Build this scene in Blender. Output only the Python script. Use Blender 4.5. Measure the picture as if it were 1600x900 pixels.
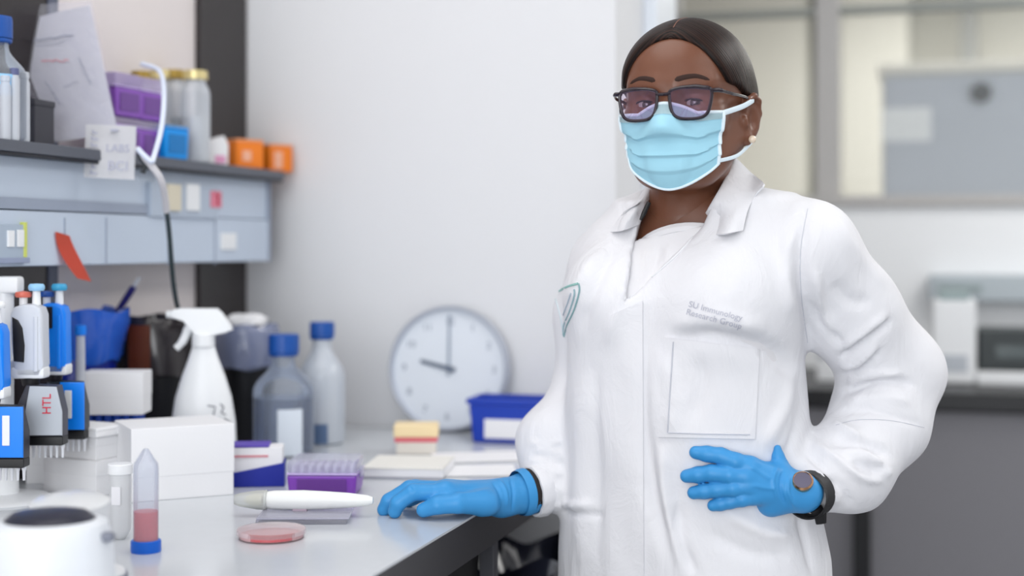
import bpy, bmesh, math, random
import numpy as np
from math import radians as R, sin, cos, pi
from mathutils import Vector, Matrix
from mathutils.bvhtree import BVHTree

for o in list(bpy.data.objects):
    bpy.data.objects.remove(o)
SC = bpy.context.scene
COL = SC.collection
random.seed(4)

# ------------------------------------------------------------------ camera, world, light, exposure
# World frame: x to the right across the bench, y along the bench away from us, z up.
PSI = math.atan2(647.0, 2222.0)          # the lens points this far left of the bench's run
CX, CY, CZ = 0.5819, -1.7865, 1.28
FPX, HX, HY = 2222.2, 800.0, 385.0
cd = bpy.data.cameras.new('camera'); cam = bpy.data.objects.new('camera', cd); COL.objects.link(cam)
cam.location = (CX, CY, CZ); cam.rotation_euler = (R(90), 0, PSI)
cd.lens = 50; cd.sensor_width = 36; cd.shift_y = -65.0 / 1600; cd.clip_start = 0.05; cd.clip_end = 60
cd.dof.use_dof = True; cd.dof.focus_distance = 1.84; cd.dof.aperture_fstop = 1.8
SC.camera = cam

wd = bpy.data.worlds.new('daylight'); SC.world = wd; wd.use_nodes = True
bg = wd.node_tree.nodes['Background']; bg.inputs[0].default_value = (0.93, 0.96, 1.0, 1); bg.inputs[1].default_value = 0.95

def area(name, loc, rot, sx, sy, energy, col=(1, 1, 1)):
    l = bpy.data.lights.new(name, 'AREA'); l.shape = 'RECTANGLE'; l.size = sx; l.size_y = sy; l.energy = energy; l.color = col
    o = bpy.data.objects.new(name, l); COL.objects.link(o); o.location = loc; o.rotation_euler = rot
    return o
# daylight through the window wall behind the photographer, the ceiling's own panels, and one added side fill
area('window_daylight', (0.25, -3.6, 1.55), (R(86), 0, R(2)), 2.0, 2.1, 66, (0.95, 0.98, 1.0))
area('panel_light_near', (-0.18, -0.35, 2.66), (0, 0, 0), 1.1, 1.3, 10, (1, 0.985, 0.96))
area('side_fill_light', (1.9, -0.7, 2.66), (0, 0, 0), 1.5, 1.5, 14, (1, 0.99, 0.97))  # added fill to brighten the left wall; no panel known there
area('panel_light_right', (1.9, 1.3, 2.66), (0, 0, 0), 1.2, 1.2, 34, (1, 0.985, 0.96))
area('panel_light_far', (1.4, 4.5, 2.66), (0, 0, 0), 2.4, 1.6, 80, (1, 0.98, 0.93))
SC.view_settings.view_transform = 'Standard'; SC.view_settings.look = 'None'
SC.view_settings.exposure = -0.03; SC.view_settings.gamma = 1.0; SC.view_settings.use_curve_mapping = False

# ------------------------------------------------------------------ helpers
def lin(c):
    c = c / 255.0
    return c / 12.92 if c <= 0.04045 else ((c + 0.055) / 1.055) ** 2.4
MATS = {}
def M(name, rgb=(200, 200, 200), rough=0.5, metal=0.0, trans=0.0, ior=1.45, coat=0.0, alpha=1.0, emit=0.0,
      noise=0.0, nscale=20.0, bump=0.0, bscale=200.0, sss=0.0, spec=0.5, sheen=0.0):
    if name in MATS: return MATS[name]
    m = bpy.data.materials.new(name); m.use_nodes = True; nt = m.node_tree
    b = nt.nodes['Principled BSDF']; c = (lin(rgb[0]), lin(rgb[1]), lin(rgb[2]), 1)
    b.inputs['Base Color'].default_value = c; b.inputs['Roughness'].default_value = rough
    b.inputs['Metallic'].default_value = metal; b.inputs['Transmission Weight'].default_value = trans
    b.inputs['IOR'].default_value = ior; b.inputs['Coat Weight'].default_value = coat
    b.inputs['Alpha'].default_value = alpha; b.inputs['Specular IOR Level'].default_value = spec
    b.inputs['Sheen Weight'].default_value = sheen
    if sss:
        b.inputs['Subsurface Weight'].default_value = sss; b.inputs['Subsurface Radius'].default_value = (0.012, 0.005, 0.003)
        b.inputs['Subsurface Scale'].default_value = 0.5
    if emit:
        b.inputs['Emission Color'].default_value = c; b.inputs['Emission Strength'].default_value = emit
    tc = nt.nodes.new('ShaderNodeTexCoord')
    if noise:
        n = nt.nodes.new('ShaderNodeTexNoise'); n.inputs['Scale'].default_value = nscale; n.inputs['Detail'].default_value = 4
        nt.links.new(tc.outputs['Object'], n.inputs['Vector'])
        mx = nt.nodes.new('ShaderNodeMix'); mx.data_type = 'RGBA'
        mx.inputs[6].default_value = tuple(max(0, x * (1 - noise)) for x in c[:3]) + (1,)
        mx.inputs[7].default_value = tuple(min(1, x * (1 + noise)) for x in c[:3]) + (1,)
        nt.links.new(n.outputs['Fac'], mx.inputs[0]); nt.links.new(mx.outputs[2], b.inputs['Base Color'])
    if bump:
        n2 = nt.nodes.new('ShaderNodeTexNoise'); n2.inputs['Scale'].default_value = bscale; n2.inputs['Detail'].default_value = 3
        nt.links.new(tc.outputs['Object'], n2.inputs['Vector'])
        bp = nt.nodes.new('ShaderNodeBump'); bp.inputs['Strength'].default_value = bump; bp.inputs['Distance'].default_value = 0.002
        nt.links.new(n2.outputs['Fac'], bp.inputs['Height']); nt.links.new(bp.outputs['Normal'], b.inputs['Normal'])
    MATS[name] = m
    return m

def clear(name, tint=(240, 245, 250), body=0.22, rough=0.08, gloss=0.5):
    """thin clear plastic or glass: mostly see-through, some reflection, a little milky body"""
    if name in MATS: return MATS[name]
    m = bpy.data.materials.new(name); m.use_nodes = True; nt = m.node_tree; nt.nodes.clear()
    out = nt.nodes.new('ShaderNodeOutputMaterial'); tr = nt.nodes.new('ShaderNodeBsdfTransparent')
    pr = nt.nodes.new('ShaderNodeBsdfPrincipled'); c = tuple(lin(x) for x in tint) + (1,)
    pr.inputs['Base Color'].default_value = c; pr.inputs['Roughness'].default_value = rough
    tr.inputs[0].default_value = tuple(0.5 + 0.5 * x for x in c[:3]) + (1,)
    fr = nt.nodes.new('ShaderNodeFresnel'); fr.inputs[0].default_value = 1.45
    ad = nt.nodes.new('ShaderNodeMath'); ad.operation = 'MULTIPLY_ADD'
    ad.inputs[1].default_value = gloss; ad.inputs[2].default_value = body; ad.use_clamp = True
    nt.links.new(fr.outputs[0], ad.inputs[0])
    mx = nt.nodes.new('ShaderNodeMixShader'); nt.links.new(ad.outputs[0], mx.inputs[0])
    nt.links.new(tr.outputs[0], mx.inputs[1]); nt.links.new(pr.outputs[0], mx.inputs[2]); nt.links.new(mx.outputs[0], out.inputs[0])
    MATS[name] = m
    return m

def tag(o, label=None, cat=None, group=None, kind=None):
    if label: o['label'] = label
    if cat: o['category'] = cat
    if group: o['group'] = group
    if kind: o['kind'] = kind
    return o
def thing(name, label, cat, loc=(0, 0, 0), rz=0.0, group=None):
    o = bpy.data.objects.new(name, None); COL.objects.link(o); o.empty_display_size = 0.05
    o.location = loc; o.rotation_euler = (0, 0, rz)
    return tag(o, label, cat, group)
def link_mesh(name, me, mat, parent=None, smooth=True, ang=40):
    o = bpy.data.objects.new(name, me); COL.objects.link(o)
    if mat:
        for m in (mat if isinstance(mat, (list, tuple)) else [mat]): me.materials.append(m)
    if parent: o.parent = parent
    if smooth:
        me.polygons.foreach_set('use_smooth', [True] * len(me.polygons))
        if ang < 180: me.set_sharp_from_angle(angle=R(ang))
    return o
def obj(name, bm, mat, parent=None, smooth=True, ang=40, label=None):
    me = bpy.data.meshes.new(name); bmesh.ops.recalc_face_normals(bm, faces=bm.faces); bm.to_mesh(me); bm.free()
    o = link_mesh(name, me, mat, parent, smooth, ang)
    if smooth and ang < 100:
        wn = o.modifiers.new('weighted', 'WEIGHTED_NORMAL'); wn.keep_sharp = True; wn.weight = 100
    if label: o['label'] = label
    return o
def struct(name, bm, mat, parent=None, **k):
    o = obj(name, bm, mat, parent, **k)
    if parent is None: o['kind'] = 'structure'
    return o
def new(): return bmesh.new()
def T(x=0, y=0, z=0): return Matrix.Translation((x, y, z))
def RZ(a): return Matrix.Rotation(a, 4, 'Z')
def RX(a): return Matrix.Rotation(a, 4, 'X')
def RY(a): return Matrix.Rotation(a, 4, 'Y')
def box(bm, c, s, bev=0.0, m=None, seg=2, taper=None):
    """box of size s centred on c (in m's frame); taper scales the bottom face"""
    mat = (m or Matrix()) @ T(*c) @ Matrix.Diagonal((s[0], s[1], s[2], 1))
    r = bmesh.ops.create_cube(bm, size=1.0)
    vs = r['verts']
    if taper:
        for v in vs:
            if v.co.z < 0: v.co.x *= taper; v.co.y *= taper
    for v in vs: v.co = mat @ v.co
    if bev > 0:
        es = list({e for v in vs for e in v.link_edges})
        bmesh.ops.bevel(bm, geom=es, offset=min(bev, min(s) * 0.45), segments=seg, affect='EDGES', profile=0.5)
    return bm
def lathe(bm, prof, seg=32, m=None, sx=1.0, sy=1.0, wob=None):
    m = m or Matrix(); rings = []
    for i, (r, z) in enumerate(prof):
        if r < 1e-6: rings.append([bm.verts.new(m @ Vector((0, 0, z)))])
        else:
            ring = []
            for k in range(seg):
                a = 2 * pi * k / seg; q = r; zz = z
                if wob: q, zz = wob(a, i, r, z)
                ring.append(bm.verts.new(m @ Vector((q * cos(a) * sx, q * sin(a) * sy, zz))))
            rings.append(ring)
    for a, b in zip(rings, rings[1:]):
        if len(a) == 1 and len(b) == 1: continue
        if len(a) == 1:
            for k in range(seg): bm.faces.new((a[0], b[k], b[(k + 1) % seg]))
        elif len(b) == 1:
            for k in range(seg): bm.faces.new((a[k], b[0], a[(k + 1) % seg]))
        else:
            for k in range(seg): bm.faces.new((a[k], b[k], b[(k + 1) % seg], a[(k + 1) % seg]))
    return bm
def cyl(bm, c, r, h, seg=24, m=None, r2=None, bev=0.0):
    r2 = r if r2 is None else r2
    p = [(0, 0), (r, 0), (r2, h), (0, h)] if bev <= 0 else \
        [(0, 0), (r - bev, 0), (r, bev), (r2, h - bev), (r2 - bev, h), (0, h)]
    return lathe(bm, p, seg, (m or Matrix()) @ T(*c))
def smoothpath(pts, n=6, closed=False):
    P = [Vector(p) for p in pts]; out = []; N = len(P)
    rng = range(N if closed else N - 1)
    for i in rng:
        p0 = P[(i - 1) % N] if closed or i > 0 else P[0]; p1 = P[i]; p2 = P[(i + 1) % N]
        p3 = P[(i + 2) % N] if closed or i + 2 < N else P[-1]
        for k in range(n):
            t = k / n
            out.append(0.5 * ((2 * p1) + (p2 - p0) * t + (2 * p0 - 5 * p1 + 4 * p2 - p3) * t * t + (3 * p1 - p0 - 3 * p2 + p3) * t ** 3))
    if not closed: out.append(P[-1])
    return out
def tube(bm, pts, r, seg=10, closed=False, flat=1.0, up=(0, 0, 1), m=None, cap=True):
    """round (or flattened) tube along pts; r a number or one per point"""
    m = m or Matrix(); P = [Vector(p) for p in pts]; N = len(P)
    rr = list(r) if isinstance(r, (list, tuple)) else [r] * N
    rings = []; up = Vector(up); nprev = None
    for i in range(N):
        a = P[(i - 1) % N] if closed or i > 0 else P[i]; b = P[(i + 1) % N] if closed or i < N - 1 else P[i]
        t = (b - a).normalized()
        if nprev is None:
            n = up - up.dot(t) * t
            if n.length < 1e-4: n = Vector((1, 0, 0)) - t.x * t
        else: n = nprev - nprev.dot(t) * t
        n.normalize(); nprev = n; s = t.cross(n)
        rings.append([bm.verts.new(m @ (P[i] + rr[i] * (cos(2 * pi * k / seg) * n * flat + sin(2 * pi * k / seg) * s))) for k in range(seg)])
    prs = list(zip(rings, rings[1:])) + ([(rings[-1], rings[0])] if closed else [])
    for a, b in prs:
        for k in range(seg): bm.faces.new((a[k], a[(k + 1) % seg], b[(k + 1) % seg], b[k]))
    if cap and not closed:
        bm.faces.new(rings[0][::-1]); bm.faces.new(rings[-1])
    return bm
def prism(bm, pts, h, m=None, bev=0.0):
    """outline pts (x, y) raised from z=0 to h"""
    m = m or Matrix()
    a = [bm.verts.new(m @ Vector((x, y, 0))) for x, y in pts]; b = [bm.verts.new(m @ Vector((x, y, h))) for x, y in pts]
    n = len(pts); fs = [bm.faces.new(a[::-1]), bm.faces.new(b)]
    for k in range(n): fs.append(bm.faces.new((a[k], a[(k + 1) % n], b[(k + 1) % n], b[k])))
    if bev > 0:
        es = list({e for f in fs[:2] for e in f.edges})
        bmesh.ops.bevel(bm, geom=es, offset=bev, segments=2, affect='EDGES', profile=0.5)
    return bm
def rrect(w, h, r, n=5):
    out = []
    for cx, cy, a0 in ((w / 2 - r, h / 2 - r, 0), (-w / 2 + r, h / 2 - r, 90), (-w / 2 + r, -h / 2 + r, 180), (w / 2 - r, -h / 2 + r, 270)):
        for k in range(n + 1):
            a = R(a0 + 90 * k / n); out.append((cx + r * cos(a), cy + r * sin(a)))
    return out
def text_bm(s, size, extr=0.0004, space=1.0):
    cu = bpy.data.curves.new('lettering', 'FONT'); cu.body = s; cu.size = size; cu.extrude = extr; cu.resolution_u = 3
    cu.space_character = space
    ob = bpy.data.objects.new('lettering', cu); me = bpy.data.meshes.new_from_object(ob)
    bm = bmesh.new(); bm.from_mesh(me)
    bpy.data.objects.remove(ob); bpy.data.curves.remove(cu); bpy.data.meshes.remove(me)
    return bm
def text_on(s, size, mat, parent, m, name='lettering', extr=0.0004, space=1.0):
    bm = text_bm(s, size, extr, space); bmesh.ops.transform(bm, matrix=m, verts=bm.verts)
    return obj(name, bm, mat, parent, smooth=False)
def copy_tree(o, parent=None):
    c = o.copy(); COL.objects.link(c); c.parent = parent
    for ch in list(o.children): copy_tree(ch, c)
    return c
# positions: the photograph read as a lens reads it
def W(xc, yc):                               # right of the lens / ahead of the lens -> world x, y
    return CX + xc * cos(PSI) - yc * sin(PSI), CY + xc * sin(PSI) + yc * cos(PSI)
BZ = 0.92                                    # the bench top
def B(px, py, back=0.0, z=BZ):               # where a thing whose base shows at px, py stands on the bench
    y = FPX * (CZ - z) / (py - HY) + back
    x, yy = W((px - HX) / FPX * (FPX * (CZ - z) / (py - HY)) * (1 + back * (py - HY) / (FPX * (CZ - z))), y)
    return Vector((x, yy, z))
def AT(px, py, yc):
    x, y = W((px - HX) / FPX * yc, yc)
    return Vector((x, y, CZ - (py - HY) / FPX * yc))
def ONX(px, wx):                             # on the upright plane x = wx: world y there and the distance ahead
    r = (px - HX) / FPX; yc = (wx - CX) / (r * cos(PSI) - sin(PSI))
    return W(r * yc, yc)[1], yc

WHITE = M('white_plastic', (236, 238, 240), 0.35)
GREYP = M('grey_plastic', (178, 184, 192), 0.4)
BLACK = M('black_plastic', (14, 15, 18), 0.4)
CARD = M('white_card', (236, 236, 238), 0.7, bump=0.05, bscale=300)
PAPER = M('paper', (240, 240, 243), 0.8)
INK = M('dark_ink', (60, 66, 84), 0.7)
INKG = M('grey_ink', (158, 162, 178), 0.7)
INKR = M('red_ink', (222, 120, 130), 0.7)
BLUEP = M('blue_plastic', (12, 66, 170), 0.35)
CAPB = M('blue_cap', (18, 78, 160), 0.4)
SKYB = M('bright_blue_plastic', (0, 132, 246), 0.35)
PURP = M('purple_plastic', (132, 66, 176), 0.35, trans=0.0)
CLEAR = clear('clear_plastic', (240, 240, 250), 0.22)
GLASS = clear('clear_glass', (236, 242, 250), 0.10, gloss=0.9)
FROST = clear('frosted_plastic', (232, 236, 244), 0.6, rough=0.3)

# ------------------------------------------------------------------ the room
WALLM = M('white_wall_paint', (226, 227, 230), 0.6, bump=0.03, bscale=60)
LEFTM = M('warm_wall_paint', (230, 222, 220), 0.6, bump=0.03, bscale=60)
FLOORM = M('grey_vinyl', (150, 152, 156), 0.35, noise=0.06, nscale=30)
CEILM = M('ceiling_paint', (238, 238, 238), 0.8)
XL, YB, XR, YF = -0.77, 0.88, 3.4, 6.4
bm = new(); box(bm, (0.9, 0.7, -0.05), (5.4, 12.0, 0.1)); struct('floor', bm, FLOORM)
bm = new(); box(bm, (0.9, 0.7, 2.75), (5.4, 12.0, 0.1)); struct('ceiling', bm, CEILM)
bm = new(); box(bm, (XL - 0.06, 0.7, 1.35), (0.12, 12.0, 2.7)); struct('wall_left', bm, LEFTM)
bm = new(); box(bm, ((XL + 0.012) / 2, YB + 0.26, 1.35), (-XL + 0.012, 0.52, 2.7), 0.004); struct('wall_back', bm, WALLM)
bm = new(); box(bm, (XR + 0.06, 0.7, 1.35), (0.12, 12.0, 2.7)); struct('wall_right', bm, WALLM)
bm = new(); box(bm, (0.9, YF + 0.06, 1.35), (5.4, 0.12, 2.7)); struct('wall_far', bm, M('cream_wall_paint', (232, 230, 220), 0.7))
# white corner post at the partition's free end
bm = new(); box(bm, (0.027, YB + 0.39, 1.35), (0.03, 0.24, 2.7), 0.003); struct('trim_1', bm, M('white_gloss_paint', (232, 238, 246), 0.35))
# dark glossy uprights let into the left wall
DARKM = M('dark_laminate', (34, 26, 26), 0.22, noise=0.15, nscale=4)
def upright(n, x0, x1):
    y0, y1 = ONX(x0, XL)[0], ONX(x1, XL)[0]
    bm = new(); box(bm, (XL + 0.004, (y0 + y1) / 2, 1.35), (0.012, y1 - y0, 2.69), 0.002); struct('trim_%d' % n, bm, DARKM)
upright(2, 305, 379)
upright(3, -60, 66)
bm = new(); y0, y1 = ONX(66, XL)[0], ONX(80, XL)[0]
box(bm, (XL + 0.006, (y0 + y1) / 2, 1.35), (0.016, y1 - y0, 2.69), 0.002); struct('trim_4', bm, M('grey_upright_paint', (84, 90, 108), 0.4))
# ------------------------------------------------------------------ the person
# Built in a frame turned to the lens: x right, y away, z up, origin at the feet.
XB, YBP = 0.245, 1.93
bxy = W(XB, YBP)
person = thing('person', 'woman in white lab coat, glasses and blue face mask, one gloved hand on her hip', 'person', (bxy[0], bxy[1], 0), PSI)

def pc(px, py, y):                           # a point the photograph shows at px, py, at distance y
    return np.array([(px - HX) / FPX * y - XB, y - YBP, CZ - (py - HY) / FPX * y])
def topx(v):                                 # (n,3) local -> pixel arrays
    y = v[:, 1] + YBP
    return HX + FPX * (v[:, 0] + XB) / y, HY + FPX * (CZ - v[:, 2]) / y

class Field:
    """a sampled distance field, combined smoothly and meshed by surface nets"""
    def __init__(s, lo, hi, h):
        s.lo = np.array(lo, np.float32); s.h = h
        s.n = np.maximum(2, np.ceil((np.array(hi) - np.array(lo)) / h).astype(int) + 1)
        s.F = np.full(s.n, 0.2, np.float32)
    def sl(s, lo, hi):
        a = np.clip(np.floor((np.array(lo) - s.lo) / s.h).astype(int), 0, s.n - 1)
        b = np.clip(np.ceil((np.array(hi) - s.lo) / s.h).astype(int) + 1, 1, s.n)
        ax = [(s.lo[i] + s.h * np.arange(a[i], b[i])).astype(np.float32) for i in range(3)]
        return tuple(slice(a[i], b[i]) for i in range(3)), (ax[0][:, None, None], ax[1][None, :, None], ax[2][None, None, :])
    def put(s, fn, lo, hi, k=0.0, sub=False):
        m = max(k, 3 * s.h) * 1.3
        sl, P = s.sl(np.array(lo) - m, np.array(hi) + m)
        A = s.F[sl]
        if A.size == 0: return
        d = np.broadcast_to(fn(*P), A.shape).astype(np.float32)
        if sub:
            if k > 0:
                h = np.clip(0.5 - 0.5 * (d + A) / k, 0, 1); s.F[sl] = A * (1 - h) - d * h + k * h * (1 - h)
            else: s.F[sl] = np.maximum(A, -d)
        else:
            if k > 0:
                h = np.clip(0.5 + 0.5 * (d - A) / k, 0, 1); s.F[sl] = d * (1 - h) + A * h - k * h * (1 - h)
            else: s.F[sl] = np.minimum(A, d)
    def cone(s, a, b, ra, rb, k=0.0, sub=False):
        a, b = np.array(a, float), np.array(b, float); rm = max(ra, rb)
        def fn(x, y, z):
            d = b - a; L = max(float(d @ d), 1e-12)
            t = np.clip(((x - a[0]) * d[0] + (y - a[1]) * d[1] + (z - a[2]) * d[2]) / L, 0, 1)
            return np.sqrt((x - a[0] - t * d[0]) ** 2 + (y - a[1] - t * d[1]) ** 2 + (z - a[2] - t * d[2]) ** 2) - (ra + (rb - ra) * t)
        s.put(fn, np.minimum(a, b) - rm, np.maximum(a, b) + rm, k, sub)
    def chain(s, pts, rad, k=0.0, sub=False):
        for i in range(len(pts) - 1): s.cone(pts[i], pts[i + 1], rad[i], rad[i + 1], k, sub)
    def ell(s, c, r, rot=None, k=0.0, sub=False):
        c, r = np.array(c, float), np.array(r, float); Rm = np.eye(3) if rot is None else np.array(rot)   # rows: the axes
        def fn(x, y, z):
            q = [(x - c[0]) * Rm[i][0] + (y - c[1]) * Rm[i][1] + (z - c[2]) * Rm[i][2] for i in range(3)]
            k0 = np.sqrt(sum((q[i] / r[i]) ** 2 for i in range(3))); k1 = np.sqrt(sum((q[i] / r[i] ** 2) ** 2 for i in range(3))) + 1e-9
            return k0 * (k0 - 1) / k1
        e = np.sqrt(((Rm * r[:, None]) ** 2).sum(0))
        s.put(fn, c - e, c + e, k, sub)
    def mesh(s):
        F = s.F; nx, ny, nz = F.shape
        S = F < 0
        c = [(i, j, k) for i in (0, 1) for j in (0, 1) for k in (0, 1)]
        def cut(A, o): return A[o[0]:nx - 1 + o[0], o[1]:ny - 1 + o[1], o[2]:nz - 1 + o[2]]
        al = cut(S, c[0]).copy(); an = al.copy()
        for o in c[1:]:
            q = cut(S, o); al &= q; an |= q
        act = an & ~al; idx = np.argwhere(act)
        val = {o: cut(F, o)[act] for o in c}
        pos = np.zeros((len(idx), 3)); cnt = np.zeros(len(idx))
        for o in c:
            for ax in range(3):
                if o[ax] == 1: continue
                p = list(o); p[ax] = 1; p = tuple(p)
                a, b = val[o], val[p]; cr = (a < 0) != (b < 0)
                t = np.where(cr, a / np.where(cr, a - b, 1), 0)
                e = np.array(o, float)[None, :].repeat(len(idx), 0); e[:, ax] = t
                pos += e * cr[:, None]; cnt += cr
        V = s.lo + s.h * (idx + pos / cnt[:, None])
        vid = np.full(act.shape, -1, np.int32); vid[act] = np.arange(len(idx))
        Q = []
        for ax in range(3):
            a0 = [slice(0, F.shape[i] - 1) if i == ax else slice(1, F.shape[i] - 1) for i in range(3)]
            a1 = list(a0); a1[ax] = slice(1, F.shape[ax])
            A, Bq = S[tuple(a0)], S[tuple(a1)]
            e = np.argwhere(A != Bq)
            if len(e) == 0: continue
            for i in range(3):
                if i != ax: e[:, i] += 1
            u, v = (ax + 1) % 3, (ax + 2) % 3
            def cell(du, dv):
                g = e.copy(); g[:, u] -= du; g[:, v] -= dv; return vid[g[:, 0], g[:, 1], g[:, 2]]
            q = np.stack([cell(1, 1), cell(0, 1), cell(0, 0), cell(1, 0)], 1)
            f0 = S[e[:, 0], e[:, 1], e[:, 2]]
            q[~f0] = q[~f0][:, ::-1]
            Q.append(q)
        return V, np.concatenate(Q)
def relax(V, Q, n=1, f=0.5):
    E = np.concatenate([Q[:, [0, 1]], Q[:, [1, 2]], Q[:, [2, 3]], Q[:, [3, 0]]]); E = np.concatenate([E, E[:, ::-1]])
    cnt = np.bincount(E[:, 0], minlength=len(V))[:, None] + 1e-9
    for _ in range(n):
        a = np.stack([np.bincount(E[:, 0], weights=V[E[:, 1], i], minlength=len(V)) for i in range(3)], 1) / cnt
        V = V + f * (a - V)
    return V
def vnormals(V, Q):
    n = np.cross(V[Q[:, 2]] - V[Q[:, 0]], V[Q[:, 3]] - V[Q[:, 1]]); out = np.zeros_like(V)
    for k in range(4):
        for i in range(3): out[:, i] += np.bincount(Q[:, k], weights=n[:, i], minlength=len(V))
    return out / (np.linalg.norm(out, axis=1)[:, None] + 1e-12)
def to_mesh(name, V, Q):
    me = bpy.data.meshes.new(name); n = len(Q); k = Q.shape[1]
    me.vertices.add(len(V)); me.vertices.foreach_set('co', np.ascontiguousarray(V, np.float32).ravel())
    me.loops.add(n * k); me.loops.foreach_set('vertex_index', np.ascontiguousarray(Q, np.int32).ravel())
    me.polygons.add(n); me.polygons.foreach_set('loop_start', np.arange(0, n * k, k, dtype=np.int32))
    me.update(calc_edges=True); me.validate()
    return me
def skin(name, V, Q, mat, parent=None, label=None):
    o = link_mesh(name, to_mesh(name, V, Q), mat, parent or person, True, 180)
    if label: o['label'] = label
    return o
def prune(V, Q):
    u = np.unique(Q); m = np.full(len(V), -1); m[u] = np.arange(len(u)); return V[u], m[Q]
def bvh(V, Q): return BVHTree.FromPolygons([tuple(v) for v in V], [tuple(int(i) for i in q) for q in Q])
EYE0 = Vector((-XB, -YBP, CZ))
def hit(tree, px, py):
    d = Vector(((px - HX) / FPX, 1.0, -(py - HY) / FPX)).normalized()
    r = tree.ray_cast(EYE0, d)
    return r[0]

COATM = M('lab_coat_cotton', (225, 225, 229), 0.85, bump=0.06, bscale=900, sheen=0.1)
SHIRTM = M('white_jersey', (222, 221, 224), 0.9, bump=0.08, bscale=700)
GLOVEM = M('blue_nitrile', (60, 146, 208), 0.42, bump=0.10, bscale=160, spec=0.4)
SKINM = M('brown_skin', (110, 69, 50), 0.36, noise=0.10, nscale=18, bump=0.04, bscale=500, sss=0.12, spec=0.5)

nt = COATM.node_tree; bs = nt.nodes['Principled BSDF']; n_ = nt.nodes.new('ShaderNodeTexNoise'); n_.inputs['Scale'].default_value = 13; n_.inputs['Detail'].default_value = 5; n_.inputs['Distortion'].default_value = 1.2
tc_ = nt.nodes.new('ShaderNodeTexCoord'); mp_ = nt.nodes.new('ShaderNodeMapping'); mp_.inputs['Scale'].default_value = (1.5, 1.5, 0.8); bp_ = nt.nodes.new('ShaderNodeBump')
bp_.inputs['Strength'].default_value = 0.5; bp_.inputs['Distance'].default_value = 0.008
nt.links.new(tc_.outputs['Object'], mp_.inputs[0]); nt.links.new(mp_.outputs[0], n_.inputs['Vector']); nt.links.new(n_.outputs['Fac'], bp_.inputs['Height'])
old = bs.inputs['Normal'].links[0].from_socket; nt.links.new(old, bp_.inputs['Normal']); nt.links.new(bp_.outputs[0], bs.inputs['Normal'])
# ---- torso: stacked ellipses turned 30 degrees
TY = R(30)
lev = [  # z, centre x, centre y, half width, half depth
    (0.40, 0.248, 1.96, 0.205, 0.170), (0.86, 0.246, 1.95, 0.186, 0.142), (0.97, 0.240, 1.945, 0.172, 0.130),
    (1.06, 0.236, 1.94, 0.166, 0.124), (1.13, 0.234, 1.94, 0.164, 0.122), (1.21, 0.242, 1.94, 0.164, 0.118),
    (1.285, 0.258, 1.945, 0.150, 0.096), (1.33, 0.260, 1.945, 0.115, 0.08)]
LZ = np.array([l[0] for l in lev])
def torso_fn(off):
    def fn(x, y, z):
        cx = np.interp(z, LZ, [l[1] - XB for l in lev]); cy = np.interp(z, LZ, [l[2] - YBP for l in lev])
        a = np.interp(z, LZ, [l[3] for l in lev]) + off; b = np.interp(z, LZ, [l[4] for l in lev]) + off
        u = (x - cx) * cos(TY) - (y - cy) * sin(TY); w = (x - cx) * sin(TY) + (y - cy) * cos(TY)
        e = 2.3
        k0 = (np.abs(u / a) ** e + np.abs(w / b) ** e) ** (1 / e)
        k1 = np.sqrt((u / a ** 2) ** 2 + (w / b ** 2) ** 2) / np.sqrt((u / a) ** 2 + (w / b) ** 2 + 1e-9) + 1e-6
        d = (k0 - 1) / k1
        dz = np.maximum(z - 1.335, 0.40 - z)
        return np.maximum(d, dz)
    return fn
F_ = np.array([-sin(TY), -cos(TY), 0]); L_ = np.array([cos(TY), -sin(TY), 0])
NB = pc(1090, 345, 1.95)
SJR, SJL = pc(1264, 390, 1.86), pc(966, 414, 2.02)
ARM_R = [SJR, pc(1326, 486, 1.90), pc(1397, 584, 1.94), pc(1372, 660, 1.92), pc(1326, 730, 1.87), pc(1274, 760, 1.835)]
RAD_R = [0.060, 0.064, 0.064, 0.064, 0.055, 0.036]
ARM_L = [SJL, pc(930, 490, 2.04), pc(922, 610, 2.06), pc(866, 690, 2.01), pc(858, 758, 1.97)]
RAD_L = [0.060, 0.056, 0.050, 0.049, 0.0365]
def trunk(f, off, shoulders=True):
    f.put(torso_fn(off), (-0.25, -0.22, 0.38), (0.27, 0.24, 1.36))
    for s, r in ((0.082, 0.070), (-0.082, 0.066)):
        c = np.array([0.246 - XB, 1.94 - YBP, 1.215]) + L_ * s + F_ * 0.068
        f.ell(c, np.array([r, r * 0.95, r]) + off, k=0.05)
    if shoulders:
        f.cone(NB + L_ * 0.03, SJR, 0.056 + off, 0.060 + off, k=0.05)
        f.cone(NB - L_ * 0.03, SJL, 0.056 + off, 0.060 + off, k=0.06)
# lab coat
H = 0.0046
f = Field((-0.36, -0.30, 0.385), (0.42, 0.30, 1.42), H)
trunk(f, 0.0)
f.chain(ARM_R, RAD_R, k=0.022)
f.chain(ARM_L, RAD_L, k=0.022)
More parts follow.
